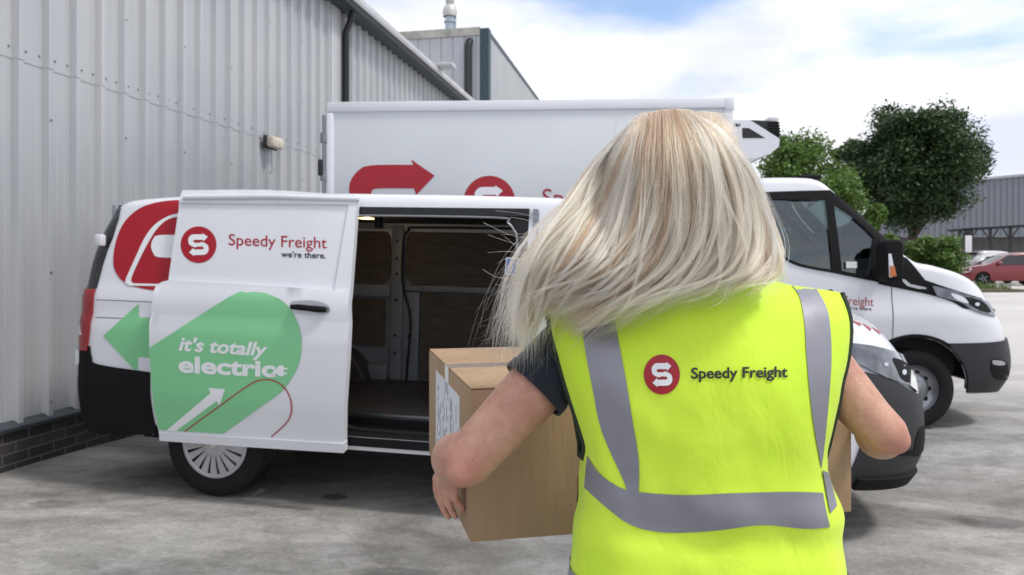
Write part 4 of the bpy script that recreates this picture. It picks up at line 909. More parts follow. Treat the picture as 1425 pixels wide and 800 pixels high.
# skin with faint mottling
def skinmat():
    m = bpy.data.materials.new('skin'); n = nt(m); N = n.nodes; L = n.links; o = N.new('ShaderNodeOutputMaterial'); p = N.new('ShaderNodeBsdfPrincipled'); L.new(p.outputs[0], o.inputs[0]); tc = N.new('ShaderNodeTexCoord')
    def nz_(s_, d=5, r_=.6):
        t = N.new('ShaderNodeTexNoise'); t.inputs['Scale'].default_value = s_; t.inputs['Detail'].default_value = d; t.inputs['Roughness'].default_value = r_; L.new(tc.outputs['Object'], t.inputs[0]); return t.outputs[0]
    def rp(f, a, b_, ca, cb_):
        r = N.new('ShaderNodeValToRGB'); r.color_ramp.elements[0].position = a; r.color_ramp.elements[1].position = b_; r.color_ramp.elements[0].color = (*ca, 1); r.color_ramp.elements[1].color = (*cb_, 1); L.new(f, r.inputs[0]); return r.outputs[0]
    def mx(a, b_, f=1, mode='MULTIPLY'):
        q = N.new('ShaderNodeMixRGB'); q.blend_type = mode
        if isinstance(f, float) or f == 1: q.inputs[0].default_value = f
        else: L.new(f, q.inputs[0])
        for i, w_ in ((1, a), (2, b_)):
            if isinstance(w_, tuple): q.inputs[i].default_value = (*w_, 1)
            else: L.new(w_, q.inputs[i])
        return q.outputs[0]
    base = rp(nz_(18), .35, .65, (.48, .235, .170), (.55, .325, .230)); mot = rp(nz_(75, 4, .7), .38, .62, (.92, .86, .84), (1.03, 1.03, 1.03)); c = mx(base, mot)
    for q in ((-.075, 1.15, 1.150), (.585, 1.14, 1.20)):
        mp = N.new('ShaderNodeMapping'); mp.vector_type = 'TEXTURE'; mp.inputs['Location'].default_value = (q[0] - PX, q[1] - PY, q[2] - PZ); mp.inputs['Scale'].default_value = (.055, .06, .055); L.new(tc.outputs['Object'], mp.inputs[0])
        ln = N.new('ShaderNodeVectorMath'); ln.operation = 'LENGTH'; L.new(mp.outputs[0], ln.inputs[0]); mr = N.new('ShaderNodeMapRange'); mr.interpolation_type = 'SMOOTHSTEP'; mr.inputs[1].default_value = 1.0; mr.inputs[2].default_value = .2; mr.inputs[4].default_value = .6; L.new(ln.outputs['Value'], mr.inputs[0])
        c = mx(c, (.46, .19, .14), mr.outputs[0], 'MIX')
    fr = rp(nz_(230, 2, .5), .70, .76, (1, 1, 1), (.72, .55, .48)); c = mx(c, fr)
    L.new(c, p.inputs['Base Color']); p.inputs['Roughness'].default_value = .46; p.inputs['Subsurface Weight'].default_value = .15; p.inputs['Subsurface Radius'].default_value = (.012, .004, .002); p.inputs['Subsurface Scale'].default_value = 1
    b1 = N.new('ShaderNodeBump'); b1.inputs['Strength'].default_value = .35; b1.inputs['Distance'].default_value = .004; L.new(nz_(42, 6), b1.inputs['Height'])
    vo = N.new('ShaderNodeTexVoronoi'); vo.inputs['Scale'].default_value = 420; L.new(tc.outputs['Object'], vo.inputs[0]); b2_ = N.new('ShaderNodeBump'); b2_.inputs['Strength'].default_value = .25; b2_.inputs['Distance'].default_value = .001; L.new(vo.outputs[0], b2_.inputs['Height']); L.new(b1.outputs[0], b2_.inputs['Normal']); L.new(b2_.outputs[0], p.inputs['Normal'])
    return m
M['skin'] = skinmat()
M['navy'] = mat('navy_jersey', (.008, .011, .022), .9, var=.3, vscale=30, bump=.2, bscale=400, sheen=.2)
M['jeans'] = mat('dark_trousers', (.012, .013, .018), .85, var=.3, bump=.2, bscale=200)
M['shoe'] = mat('black_leather', (.012, .011, .01), .45)
HX, HYY, HZ = .262, 1.195, 1.582
b = MB()
# trunk
loft(b, [((.30, 1.19, .80), .11, .075), ((.30, 1.19, .86), .150, .095), ((.301, 1.19, .95), .168, .10), ((.30, 1.19, 1.06), .140, .085), ((.298, 1.19, 1.15), .142, .085), ((.292, 1.19, 1.25), .16, .095), ((.288, 1.19, 1.32), .165, .085), ((.286, 1.19, 1.365), .13, .06), ((.284, 1.19, 1.39), .07, .05)])
limb(b, [(.286, 1.195, 1.34, .062), (.278, 1.195, 1.40, .052), (.268, 1.19, 1.46, .052), (.264, 1.19, 1.50, .055)])
# head with face, ears
ball(b, (HX, HYY, HZ + .01), .074, .092, .105); ball(b, (HX, HYY + .03, HZ - .045), .056, .062, .072)
ball(b, (HX, HYY + .062, HZ - .095), .026, .024, .020); ball(b, (HX, HYY + .098, HZ - .028), .013, .018, .014)
limb(b, [(HX, HYY + .090, HZ + .015, .008), (HX, HYY + .102, HZ - .02, .011)])
for s_ in (-1, 1):
    ball(b, (HX + s_ * .076, HYY + .005, HZ - .02), .008, .018, .030); ball(b, (HX + s_ * .030, HYY + .080, HZ + .012), .014, .009, .009); ball(b, (HX + s_ * .036, HYY + .072, HZ - .03), .02, .016, .018)
limb(b, [(HX - .022, HYY + .084, HZ - .062, .006), (HX, HYY + .091, HZ - .062, .008), (HX + .022, HYY + .084, HZ - .062, .006)])
# arms
LS, LE, LW = (.108, 1.225, 1.338), (-.0696, 1.165, 1.160), (-.113, 1.355, 1.112)
RS, RE, RW = (.470, 1.225, 1.338), (.567, 1.15, 1.207), (.655, 1.385, 1.148)
def mid(a, c, t, dz=(0, 0, 0)): return tuple(lerp(a[i], c[i], t) + dz[i] for i in range(3))
limb(b, [(.16, 1.22, 1.345, .045), (*LS, .050), (*mid(LS, LE, .45), .0475), (*mid(LS, LE, .8), .0425), (*LE, .0400)])
ball(b, (-.076, 1.150, 1.150), .027)
limb(b, [(*LE, .040), (*mid(LE, LW, .28, (-.008, 0, .004)), .041), (*mid(LE, LW, .62, (-.006, 0, 0)), .032), (*LW, .0235)])
limb(b, [(.42, 1.22, 1.345, .045), (*RS, .046), (*mid(RS, RE, .5), .0405), (*mid(RS, RE, .82, (-.002, 0, 0)), .0360), (*RE, .0340)])
ball(b, (.580, 1.142, 1.198), .022)
limb(b, [(*RE, .034), (*mid(RE, RW, .28, (.002, 0, -.004)), .0365), (*mid(RE, RW, .6), .032), (*RW, .024)])
# left hand: palm against the box, fingers down and curled in
kn = [(-.104, 1.392, 1.060), (-.119, 1.402, 1.053), (-.133, 1.416, 1.050), (-.142, 1.434, 1.056)]
for i, k in enumerate(kn):
    limb(b, [(*mid(LW, k, .15), .015), (*mid(LW, k, .6), .0125), (*k, .0105)])
    Ln = (.80, .95, 1.0, .93)[i]
    limb(b, [(*k, .0092), (k[0] - .001, k[1] + .002, k[2] - .024 * Ln, .0078), (k[0] + .004, k[1] + .003, k[2] - .045 * Ln, .0072), (k[0] + .013, k[1] + .004, k[2] - .061 * Ln, .0064)])
limb(b, [(*mid(LW, kn[3], .3), .015), (-.112, 1.43, 1.105, .0125), (-.117, 1.465, 1.100, .0100), (-.118, 1.492, 1.092, .0085)])
# right hand: round the far side of the box
kn = [(.716, 1.470, 1.176), (.719, 1.473, 1.159), (.718, 1.472, 1.142), (.716, 1.468, 1.127)]
for i, k in enumerate(kn):
    limb(b, [(*mid(RW, k, .15), .015), (*mid(RW, k, .6), .0125), (*k, .0105)])
    Ln = (.93, 1, .95, .8)[i]
    limb(b, [(*k, .0092), (k[0] + .002, k[1] + .030 * Ln, k[2], .0084), (k[0] - .010, k[1] + .055 * Ln, k[2], .0078), (k[0] - .027, k[1] + .068 * Ln, k[2], .0068)])
limb(b, [(*mid(RW, kn[0], .3), .015), (.680, 1.43, 1.168, .0125), (.678, 1.462, 1.182, .0100), (.672, 1.488, 1.19, .0085)])
# legs
for s_ in (-1, 1):
    x = .300 + s_ * .088
    limb(b, [(x, 1.19, .86, .088), (x + s_ * .006, 1.19, .66, .078), (x + s_ * .006, 1.195, .46 + PZ, .054), (x + s_ * .008, 1.20, .32 + PZ, .052), (x + s_ * .01, 1.19, .10 + PZ, .036)])
body = remesh(b, 'body', M['skin'], person, .0036, 7)
# shirt with short sleeves
b = MB()
loft(b, [((.30, 1.19, .92), .178, .108), ((.30, 1.19, 1.06), .152, .095), ((.298, 1.19, 1.15), .152, .094), ((.292, 1.2, 1.25), .160, .092), ((.288, 1.21, 1.32), .155, .080), ((.286, 1.19, 1.375), .125, .062), ((.283, 1.19, 1.395), .075, .055)])
def sleeve(S_, E_, t, r0, r1):
    P = [mid(S_, E_, t * k / 4) for k in range(5)]; b.tube([(S_[0] * .7 + .3 * .29, S_[1], S_[2])] + P, [r0] + [lerp(r0, r1, k / 4) for k in range(5)], 24); ball(b, S_, r0 * .98)
sleeve(LS, LE, .40, .056, .0565); sleeve(RS, RE, .18, .052, .050)
shirt = remesh(b, 'shirt', M['navy'], person, .005, 3)
b = MB(); h0 = Vector(mid(LS, LE, .40)); ax_ = (Vector(LE) - Vector(LS)).normalized()
b.lathe([(-.012, .0578), (.004, .0582), (.006, .057), (.004, .054)], h0 - PO, ax_, 40); b.build('sleeve_hem', M['navy'], shirt)
b = MB()
loft(b, [((.30, 1.19, .80), .17, .105), ((.30, 1.19, .88), .180, .112), ((.30, 1.19, .98), .165, .10), ((.30, 1.19, 1.02), .158, .096)])
for s_ in (-1, 1):
    x = .300 + s_ * .088; limb(b, [(x, 1.19, .84, .096), (x + s_ * .006, 1.19, .66, .088), (x + s_ * .006, 1.195, .46 + PZ, .068), (x + s_ * .008, 1.20, .30 + PZ, .062), (x + s_ * .01, 1.19, .10 + PZ, .058)])
remesh(b, 'trousers', M['jeans'], person, .006, 3)
for s_ in (-1, 1):
    b = MB(); x = .300 + s_ * .098; limb(b, [(x, 1.16, .048 + PZ, .042), (x, 1.24, .044 + PZ, .042), (x, 1.33, .036 + PZ, .034)]); b.box(x - .045, x + .045, 1.125, 1.365, PZ + .0, PZ + .022, bev=.01)
    remesh(b, 'shoe', M['shoe'], person, .005, 3)
# ------------------------------------------------------------------ vest
DS = 1.155
def p2x(px, D=DS): return (px - CX) / F * D
def p2z(py, D=DS): return HC - (py - HY) / F * D
rows = [(400, 758, 1184), (410, 760, 1185), (450, 767, 1189), (500, 779, 1184), (550, 793, 1168), (600, 808, 1155), (635, 816, 1149), (670, 812, 1157), (700, 809, 1166), (750, 803, 1172), (800, 797, 1178), (900, 790, 1186), (970, 788, 1188)]
rl_ = sorted((p2z(a), p2x(b_)) for a, b_, c_ in rows); rr_ = sorted((p2z(a), p2x(c_)) for a, b_, c_ in rows)
zsp = [(p2x(a), p2z(b_)) for a, b_ in ((755, 412), (765, 409), (800, 402), (850, 390), (895, 376), (930, 368), (975, 365), (1030, 368), (1058, 377), (1100, 393), (1150, 401), (1190, 407))]
def vX(th, z):
    l, r_ = interp(rl_, z), interp(rr_, z); c_, a_ = (l + r_) / 2, (r_ - l) / 2 / (.985 if z < 1.16 else .971)
    s_ = math.sin(th); return c_ + a_ * math.copysign(abs(s_) ** .8, s_), c_, a_
def fold(th, X, z):
    back = max(0, math.cos(th))
    q = .0090 * noise.noise(Vector((X * 9, z * 5, 3 + (0 if back > 0 else 5)))) + .0032 * noise.noise(Vector((X * 22 + z * 8, z * 14, 9)))
    # long soft drapes from the shoulders and pulls towards the armholes
    lx = (X - .10); q += back * .004 * math.sin(lx * 38 + z * 6) * sm(1.36, 1.2, z) * sm(.95, 1.1, z)
    q += back * .010 * math.exp(-((X - .135 - (1.18 - z) * .25) / .012) ** 2) * math.exp(-((z - 1.165) / .05) ** 2)
    q -= back * .006 * math.exp(-((X - .16 - (1.18 - z) * .2) / .014) ** 2) * math.exp(-((z - 1.17) / .07) ** 2)
    q += .006 * math.sin(z * 55 + X * 9) * math.exp(-((z - 1.07) / .045) ** 2) * .9
    q += .005 * math.sin(X * 45) * sm(1.08, .9, z)
    return q
def vS(th, z):
    X, c_, a_ = vX(th, z); h = max(0, interp(zsp, X) - z); nk = math.exp(-((X - .283) / .075) ** 4)
    T = interp([(.8, .135), (.95, .125), (1.06, .115), (1.16, .118), (1.27, .122), (1.36, .115), (1.45, .11)], z)
    t_ = T * (1 - math.exp(-(h + .035 * nk) / .05)); cth = math.cos(th)
    f_ = fold(th, X, z) * min(1, h / .06)
    Y = PY + .0 - (t_ + f_) * math.copysign(abs(cth) ** .8, cth)
    return Vector((X + f_ * .8 * math.sin(th), Y, z))
def vtop(th):
    z = 1.40
    for _ in range(8): z = interp(zsp, vX(th, z)[0])
    return z
TE = R(74.6); TF = R(118)
O_ = [(-math.pi, .80)] + [(-math.pi + 2 * math.pi * k / 60, .80) for k in range(1, 60)] + [(math.pi, .80), (math.pi, 1.24)]
nkF = R(158)
O_ += [(lerp(math.pi, nkF, t), lerp(1.24, vtop(nkF) - .004, t ** .8)) for t in (.25, .5, .75, 1)]
O_ += [(th, vtop(th) - .002) for th in [lerp(nkF, TF, k / 8) for k in range(1, 9)]]
O_ += [(lerp(TF, R(100), k / 8), lerp(vtop(TF) - .002, 1.175, k / 8)) for k in range(1, 9)] + [(R(93), 1.160), (R(84), 1.163), (R(77), 1.180)]
O_ += [(TE, lerp(1.19, vtop(TE) - .003, k / 12)) for k in range(0, 13)]
O_ += [(th, vtop(th) - .002) for th in [lerp(TE, 0, k / 24) for k in range(1, 25)]]
RGT = O_[62:]  # from (pi,1.24) to (0,top)
O_ += [(-a, z) for a, z in RGT[::-1][1:]]
V, fs = clean(*cdt(O_, (), .085, ()))
V, fs = clean(*cdt(O_, (), .05)); 
# refine: work in a stretched domain so that triangles are about 1 cm
O2 = [(a * .2, z) for a, z in O_]; V, fs = clean(*cdt(O2, (), .0105))
pts = [vS(a / .2, z) for a, z in V]
Nn = []
for a, z in V:
    a /= .2; e = .01; n_ = (vS(a + e, z) - vS(a - e, z)).cross(vS(a, z + e) - vS(a, max(.79, z - e))); Nn.append(n_.normalized() if n_.length > 1e-9 else Vector((0, 0, 1)))
W_, ff = solid(rel(pts), fs, Nn, .0016)
bm = bmesh.new(); bv = [bm.verts.new(v) for v in W_]
for f in ff:
    try: bm.faces.new([bv[i] for i in f])
    except ValueError: pass
me = bpy.data.meshes.new('vest'); bm.to_mesh(me); bm.free()
for p in me.polygons: p.use_smooth = True
me.set_sharp_from_angle(angle=R(60))
hv = bpy.data.materials.new('fluorescent_yellow_mesh'); n = nt(hv); N = n.nodes; L = n.links; o = N.new('ShaderNodeOutputMaterial'); p = N.new('ShaderNodeBsdfPrincipled'); L.new(p.outputs[0], o.inputs[0])
tc = N.new('ShaderNodeTexCoord'); t = N.new('ShaderNodeTexNoise'); t.inputs['Scale'].default_value = 5; t.inputs['Detail'].default_value = 5; L.new(tc.outputs['Object'], t.inputs[0])
r = N.new('ShaderNodeValToRGB'); r.color_ramp.elements[0].position = .35; r.color_ramp.elements[1].position = .65; r.color_ramp.elements[0].color = (.56, .83, .028, 1); r.color_ramp.elements[1].color = (.67, .90, .055, 1); L.new(t.outputs[0], r.inputs[0]); L.new(r.outputs[0], p.inputs['Base Color']); p.inputs['Roughness'].default_value = .75; p.inputs['Sheen Weight'].default_value = .15
mp = N.new('ShaderNodeMapping'); mp.inputs['Scale'].default_value = (1, 1, .5); L.new(tc.outputs['Object'], mp.inputs[0]); t2 = N.new('ShaderNodeTexNoise'); t2.inputs['Scale'].default_value = 16; t2.inputs['Detail'].default_value = 5; t2.inputs['Distortion'].default_value = 1.0; L.new(mp.outputs[0], t2.inputs[0])
wv = N.new('ShaderNodeTexNoise'); wv.inputs['Scale'].default_value = 900; L.new(tc.outputs['Object'], wv.inputs[0])
b1 = N.new('ShaderNodeBump'); b1.inputs['Strength'].default_value = .35; b1.inputs['Distance'].default_value = .012; L.new(t2.outputs[0], b1.inputs['Height']); b2_ = N.new('ShaderNodeBump'); b2_.inputs['Strength'].default_value = .25; b2_.inputs['Distance'].default_value = .001; L.new(wv.outputs[0], b2_.inputs['Height']); L.new(b1.outputs[0], b2_.inputs['Normal']); L.new(b2_.outputs[0], p.inputs['Normal'])
me.materials.append(hv); vest = bpy.data.objects.new('vest', me); COL.objects.link(vest); vest.parent = person
M['tape'] = mat('reflective_tape', (.27, .27, .31), .36, .25, var=.10, vscale=7, bump=.12, bscale=14)
M['piping'] = mat('dark_green_piping', (.012, .028, .012), .7)
# piping along both armholes
for s_ in (1, -1):
    P = [vS(s_ * a, z) for a, z in O_ if R(74) < a < TF + .01 and z > .9]
    b = MB(); b.tube([q - PO for q in P], .0042, 8); b.build('armhole_piping', M['piping'], vest)
pT = Target([vest])
def tape(P, h=9, off=.0016, n_='reflective_tape'): return decal(n_, M['tape'], pT, curve(P, 4), h=h, off=off, parent=vest, thick=.0006)
tape([(804, 399, 0), (812, 470), (825, 540), (838, 600), (866, 664, 0), (876, 690, 0), (889, 690, 0), (889, 640), (881, 590), (873, 540), (862, 480), (853, 430), (848, 392, 0)])
tape([(1094, 391, 0), (1111, 411), (1119, 450), (1122, 500), (1130, 580), (1142, 651, 0), (1146, 620), (1152, 560), (1156, 500), (1154, 450), (1148, 425), (1133, 398, 0)])
tape([(818, 634, 0), (832, 655), (852, 672), (880, 683), (950, 688.5), (1020, 686), (1100, 684), (1144, 685.5, 0), (1149, 712), (1154, 733, 0), (1120, 735), (1060, 730), (1000, 737), (930, 741), (880, 731), (845, 706), (814, 678, 0)])
tape([(1143, 654, 0), (1150, 657, 0), (1157, 680), (1163, 704, 0), (1154, 714, 0), (1149, 690)], off=.0026)
# lower hoop and the front runs of tape, from the body's own measure
def hoop(z0, z1, a0, a1, name='reflective_tape'):
    V_, f_ = cdt([(a0 * .2, z0), (a1 * .2, z0), (a1 * .2, z1), (a0 * .2, z1)], (), .012); V_, f_ = clean(V_, f_)
    o = mk(name, rel([vS(a / .2, z) + Vector((math.sin(a / .2), -math.cos(a / .2), 0)) * .0022 for a, z in V_]), f_, M['tape'], vest, True)
hoop(.945, .992, -math.pi + .02, math.pi - .02)
hoop(1.075, 1.12, math.radians(100), math.pi - .02); hoop(1.075, 1.12, -math.pi + .02, -R(100))
hm = MB(); hm.tube([vS(-math.pi + 2 * math.pi * k / 80, .801) - PO for k in range(81)], .003, 6); hm.build('hem', hv, vest)
logo('', pT, 921, 521, 25, 27.5, vest, .0018, 6)
textdecal('lettering', 'Speedy Freight', M['ink'], pT, (961.5, 526.5), (1095, 524.5), 14.5, .002, vest, bold=.022)
# ------------------------------------------------------------------ hair
G = [
 [(890, 166), (864, 188), (830, 226), (793, 280), (758, 322), (733, 365), (719, 410), (712, 452), (709, 486)],
 [(886, 168), (866, 194), (840, 236), (808, 292), (770, 340), (745, 386), (731, 430), (726, 462), (720, 494)],
 [(892, 164), (876, 200), (858, 250), (834, 306), (800, 356), (766, 394), (746, 424), (736, 446), (728, 470)],
 [(900, 159), (890, 204), (880, 258), (862, 318), (834, 364), (798, 394), (774, 410), (758, 420), (742, 432)],
 [(912, 155), (908, 202), (903, 262), (893, 322), (868, 364), (834, 394), (804, 408), (778, 418), (752, 428)],
 [(926, 152), (930, 200), (932, 262), (926, 322), (906, 366), (874, 398), (842, 424), (814, 446), (790, 468)],
 [(940, 151), (954, 196), (964, 256), (966, 316), (953, 362), (926, 392), (892, 412), (858, 430), (824, 450)],
 [(954, 152), (982, 192), (1000, 250), (1008, 310), (1002, 354), (982, 384), (950, 402), (916, 416), (880, 436)],
 [(957, 153), (998, 184), (1030, 244), (1044, 304), (1044, 348), (1030, 378), (1004, 394), (974, 404), (940, 416)],
 [(964, 157), (1006, 184), (1046, 238), (1068, 298), (1079, 342), (1078, 372), (1066, 388), (1046, 396), (1018, 406)]]
G = [catmull(g, 4) for g in G]; NG = len(G); NP = len(G[0])
def guide(a, s_):
    a = max(0, min(.9999, a)) * (NG - 1); i = int(a); f_ = a - i; q = max(0, min(.9999, s_)) * (NP - 1); j = int(q); g_ = q - j; o = []
    for k in range(2):
        w0 = [lerp(G[m_][j][k], G[m_][min(j + 1, NP - 1)][k], g_) for m_ in (max(0, i - 1), i, min(NG - 1, i + 1), min(NG - 1, i + 2))]
        o.append(.5 * (2 * w0[1] + (w0[2] - w0[0]) * f_ + (2 * w0[0] - 5 * w0[1] + 4 * w0[2] - w0[3]) * f_ * f_ + (3 * w0[1] - w0[0] - 3 * w0[2] + w0[3]) * f_ ** 3))
    return o
def hdepth(px, py):
    X = (px - CX) / F * 1.1; Z = HC - (py - HY) / F * 1.1
    e = 1 - ((X - .266) / .135) ** 2 - (max(0, Z - 1.57) / .135) ** 2
    yh = 1.19 - .128 * math.sqrt(max(.0, e)) if e > 0 else 1.19
    low = 1.052 + .055 * sm(860, 720, px) + .03 * sm(1040, 1085, px)
    return lerp(yh, min(yh, low), sm(240, 390, py)) if px > 840 else lerp(yh, low, sm(230, 380, py))
rnd = random.Random(5); pos = []; sizes = []; rad = []; tone = []
def strand(a, l, s1, cl, n_=30, fly=0, thin=1.0, tn=.5, rt=1.0):
    """one hair: a = place across the head, l = how deep it lies, s1 = length, cl = the lock it belongs to"""
    ph, wob, da0, wav, lift, freq = cl; P = []; ja = rnd.gauss(0, .010); ps = rnd.uniform(0, 6.28); amp = rnd.uniform(.3, 1.3); jl = rnd.gauss(0, 1); ox = rnd.gauss(0, 1); oy = rnd.gauss(0, 1)
    T_ = []
    for k in range(n_):
        t_ = k / (n_ - 1); s_ = t_ * s1
        pinch = 1 - .72 * sm(.12, .6, s_) + .45 * sm(.75, 1.05, s_)
        aa = a + da0 * sm(0, .6, s_) + ja * pinch
        x, y = guide(aa, s_)
        if s_ > 1: x -= (s_ - 1) * 90; y += (s_ - 1) * 70
        g1 = sm(.04, .7, s_)
        x += wob * 8.5 * math.sin(freq * s_ * wav + ph) * g1 + amp * 2.4 * math.sin(11 * s_ + ps) * sm(.1, .8, s_) + ox * 1.6 * pinch + fly * (s_ ** 2) * math.cos(ps) * 26
        y += wob * 5 * math.cos(freq * .8 * s_ * wav + ph) * g1 + amp * 1.4 * math.cos(8 * s_ + ps) * sm(.2, .9, s_) + fly * (s_ ** 2) * math.sin(ps) * 26
        D = hdepth(x, y) + l * (.012 + .10 * sm(.0, .25, s_)) - lift * sm(.06, .4, s_) * (.6 + .4 * math.sin(5 * s_ + ph)) + .0022 * jl * pinch
        P.append(Vector((p2x(x, D), D, p2z(y, D))) - PO)
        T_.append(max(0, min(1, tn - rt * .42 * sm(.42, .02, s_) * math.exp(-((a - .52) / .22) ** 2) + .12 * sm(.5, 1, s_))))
    pos.extend(P); sizes.append(n_); r0 = .00025 * thin * rnd.uniform(.7, 1.2)
    rad.extend([r0 * (1 if k < n_ * .6 else lerp(1, .3, (k - n_ * .6) / (n_ * .4))) for k in range(n_)]); tone.extend(T_)
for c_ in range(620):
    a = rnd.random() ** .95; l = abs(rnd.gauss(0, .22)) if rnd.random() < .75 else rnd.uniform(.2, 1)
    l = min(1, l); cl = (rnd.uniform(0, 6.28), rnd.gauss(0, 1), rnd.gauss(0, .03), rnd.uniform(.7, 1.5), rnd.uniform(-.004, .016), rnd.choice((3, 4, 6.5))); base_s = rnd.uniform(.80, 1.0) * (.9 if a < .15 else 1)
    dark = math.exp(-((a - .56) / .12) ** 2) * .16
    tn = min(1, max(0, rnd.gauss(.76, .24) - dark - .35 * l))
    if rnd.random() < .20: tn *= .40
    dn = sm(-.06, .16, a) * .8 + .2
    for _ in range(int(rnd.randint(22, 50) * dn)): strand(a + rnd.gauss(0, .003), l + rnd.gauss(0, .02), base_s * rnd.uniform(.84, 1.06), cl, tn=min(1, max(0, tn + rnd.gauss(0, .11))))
# pale surface locks that cross the others
for c_ in range(70):
    a = rnd.random(); cl = (rnd.uniform(0, 6.28), rnd.gauss(0, 1.6), rnd.gauss(0, .09), rnd.uniform(.8, 1.5), rnd.uniform(.012, .022), rnd.choice((3, 5, 7))); bs_ = rnd.uniform(.8, 1.02)
    for _ in range(14): strand(a, 0, bs_ * rnd.uniform(.9, 1.05), cl, tn=rnd.uniform(.85, 1))
for _ in range(1500): strand(rnd.random(), rnd.uniform(0, .3), rnd.uniform(.85, 1.06), (rnd.uniform(0, 6), rnd.gauss(0, 1.6), rnd.gauss(0, .06), 1, rnd.uniform(0, .02), 4), fly=1.0, thin=.75, tn=.9)
for _ in range(130): strand(rnd.uniform(0, .45), .1, rnd.uniform(.95, 1.12), (rnd.uniform(0, 6), rnd.gauss(0, 2), rnd.gauss(0, .05), 1, 0, 4), fly=1.6, thin=.55, tn=.85)
for _ in range(60): strand(rnd.uniform(.85, 1), .1, rnd.uniform(.75, 1.0), (rnd.uniform(0, 6), rnd.gauss(0, 1.5), rnd.gauss(0, .03), 1, 0, 4), fly=1.3, thin=.7, tn=.95)
# wisps blown far out to the left
for _ in range(20):
    y0 = rnd.uniform(310, 450); n_ = 16; x0 = rnd.uniform(740, 775); x1 = x0 - rnd.uniform(25, 80); dy_ = rnd.uniform(-26, 22); w1 = rnd.uniform(3, 12); w2 = rnd.uniform(2, 4.5); pz = rnd.uniform(0, 6)
    for k in range(n_):
        t_ = k / (n_ - 1); x = lerp(x0, x1, t_); y = y0 + dy_ * t_ * t_ + w1 * math.sin(t_ * w2 + pz); D = 1.10; pos.append(Vector((p2x(x, D), D, p2z(y, D))) - PO)
    sizes.append(n_); rad.extend([.00014] * n_); tone.extend([.8] * n_)
# loose tail of hair falling in front of the right shoulder
for _ in range(110):
    n_ = 14; x0 = rnd.uniform(1040, 1072); x1 = x0 + rnd.uniform(8, 34); y1 = rnd.uniform(388, 420); ps = rnd.uniform(0, 6)
    for k in range(n_):
        t_ = k / (n_ - 1); x = lerp(x0, x1, t_) + 3 * math.sin(3 * t_ + ps); y = lerp(345, y1, t_); D = 1.19; pos.append(Vector((p2x(x, D), D, p2z(y, D))) - PO)
    sizes.append(n_); rad.extend([.0003] * n_); tone.extend([.9] * n_)
# hair over the top and the face side of the head
for _ in range(7000):
    n_ = 14; ang = rnd.uniform(-math.pi, math.pi); ln_ = rnd.uniform(1.15, 1.6); jr = rnd.uniform(.0, .010); tw = rnd.gauss(0, .12); jz = rnd.gauss(0, .006)
    dx_, dy_ = math.sin(ang), math.cos(ang)
    if dy_ > .55: ln_ = rnd.uniform(.6, .95)
    cx_ = HX + rnd.gauss(0, .02); tnn = min(1, max(.2, rnd.gauss(.72, .18)))
    for k in range(n_):
        t_ = k / (n_ - 1); ph = .05 + t_ * ln_
        q = ang + tw * t_; P = Vector((lerp(cx_, HX, t_) + (.082 + jr) * math.sin(ph) * math.sin(q), HYY - .01 + (.096 + jr * .6) * math.sin(ph) * math.cos(q), HZ + .010 + jz * t_ + (.106 + jr * .35) * math.cos(ph)))
        pos.append(P - PO)
    sizes.append(n_); rad.extend([.0003] * n_); tone.extend([tnn - .1] * n_)
hc = bpy.data.hair_curves.new('hair'); hc.add_curves(sizes)
flat = [c for v in pos for c in v]; hc.attributes['position'].data.foreach_set('vector', flat)
ra = hc.attributes.get('radius') or hc.attributes.new('radius', 'FLOAT', 'POINT'); ra.data.foreach_set('value', rad)
ta = hc.attributes.new('tone', 'FLOAT', 'POINT'); ta.data.foreach_set('value', tone)
hm_ = bpy.data.materials.new('ash_blonde_hair'); n = nt(hm_); N = n.nodes; L = n.links; o = N.new('ShaderNodeOutputMaterial')
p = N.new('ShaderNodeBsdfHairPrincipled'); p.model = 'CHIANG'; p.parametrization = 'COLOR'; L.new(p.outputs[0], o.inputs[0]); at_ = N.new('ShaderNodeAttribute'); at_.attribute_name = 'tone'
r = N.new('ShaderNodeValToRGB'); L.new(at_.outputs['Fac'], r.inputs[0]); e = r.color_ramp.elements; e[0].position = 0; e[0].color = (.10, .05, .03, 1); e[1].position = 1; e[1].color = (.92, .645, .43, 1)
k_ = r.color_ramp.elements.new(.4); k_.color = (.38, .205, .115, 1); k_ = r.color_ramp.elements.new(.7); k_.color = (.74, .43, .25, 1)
L.new(r.outputs[0], p.inputs['Color']); p.inputs['Roughness'].default_value = .32; p.inputs['Radial Roughness'].default_value = .5; p.inputs['Random Roughness'].default_value = .2
hc.materials.append(hm_); hair = bpy.data.objects.new('hair', hc); COL.objects.link(hair); hair.parent = person
# ================================================================== the carton
th_ = math.atan2(.17, .76); bd = Vector((math.cos(th_), math.sin(th_), 0)); bn = Vector((-math.sin(th_), math.cos(th_), 0))
BL, BW, BH = .778, .66, .277
BMx = Matrix(((bd.x, bn.x, 0, -.075), (bd.y, bn.y, 0, 1.35), (0, 0, 1, .966), (0, 0, 0, 1)))
box = root('cardboard_box', BMx, 'large sealed brown cardboard box carried in the arms of the person in the vest', 'box')
cbm = mat('brown_cardboard', (.37, .245, .145), .85, var=.22, vscale=5, bump=.35, bscale=70, stretch=(1, 1, .12))
M['cb'] = cbm
def wall(name, x0, x1, y0, y1, z0, z1):
    b = MB(); b.box(x0, x1, y0, y1, z0, z1, bev=.0015); return b.build(name, cbm, box)
b = MB(); b.box(0, BL, 0, BW, 0, BH - .004, bev=.0025); b.build('carton_body', cbm, box)
g0 = BW * .46
wall('top_flap', .001, BL - .001, .0005, g0 - .0015, BH - .0035, BH); wall('top_flap', .001, BL - .001, g0 + .0015, BW - .0005, BH - .0035, BH)
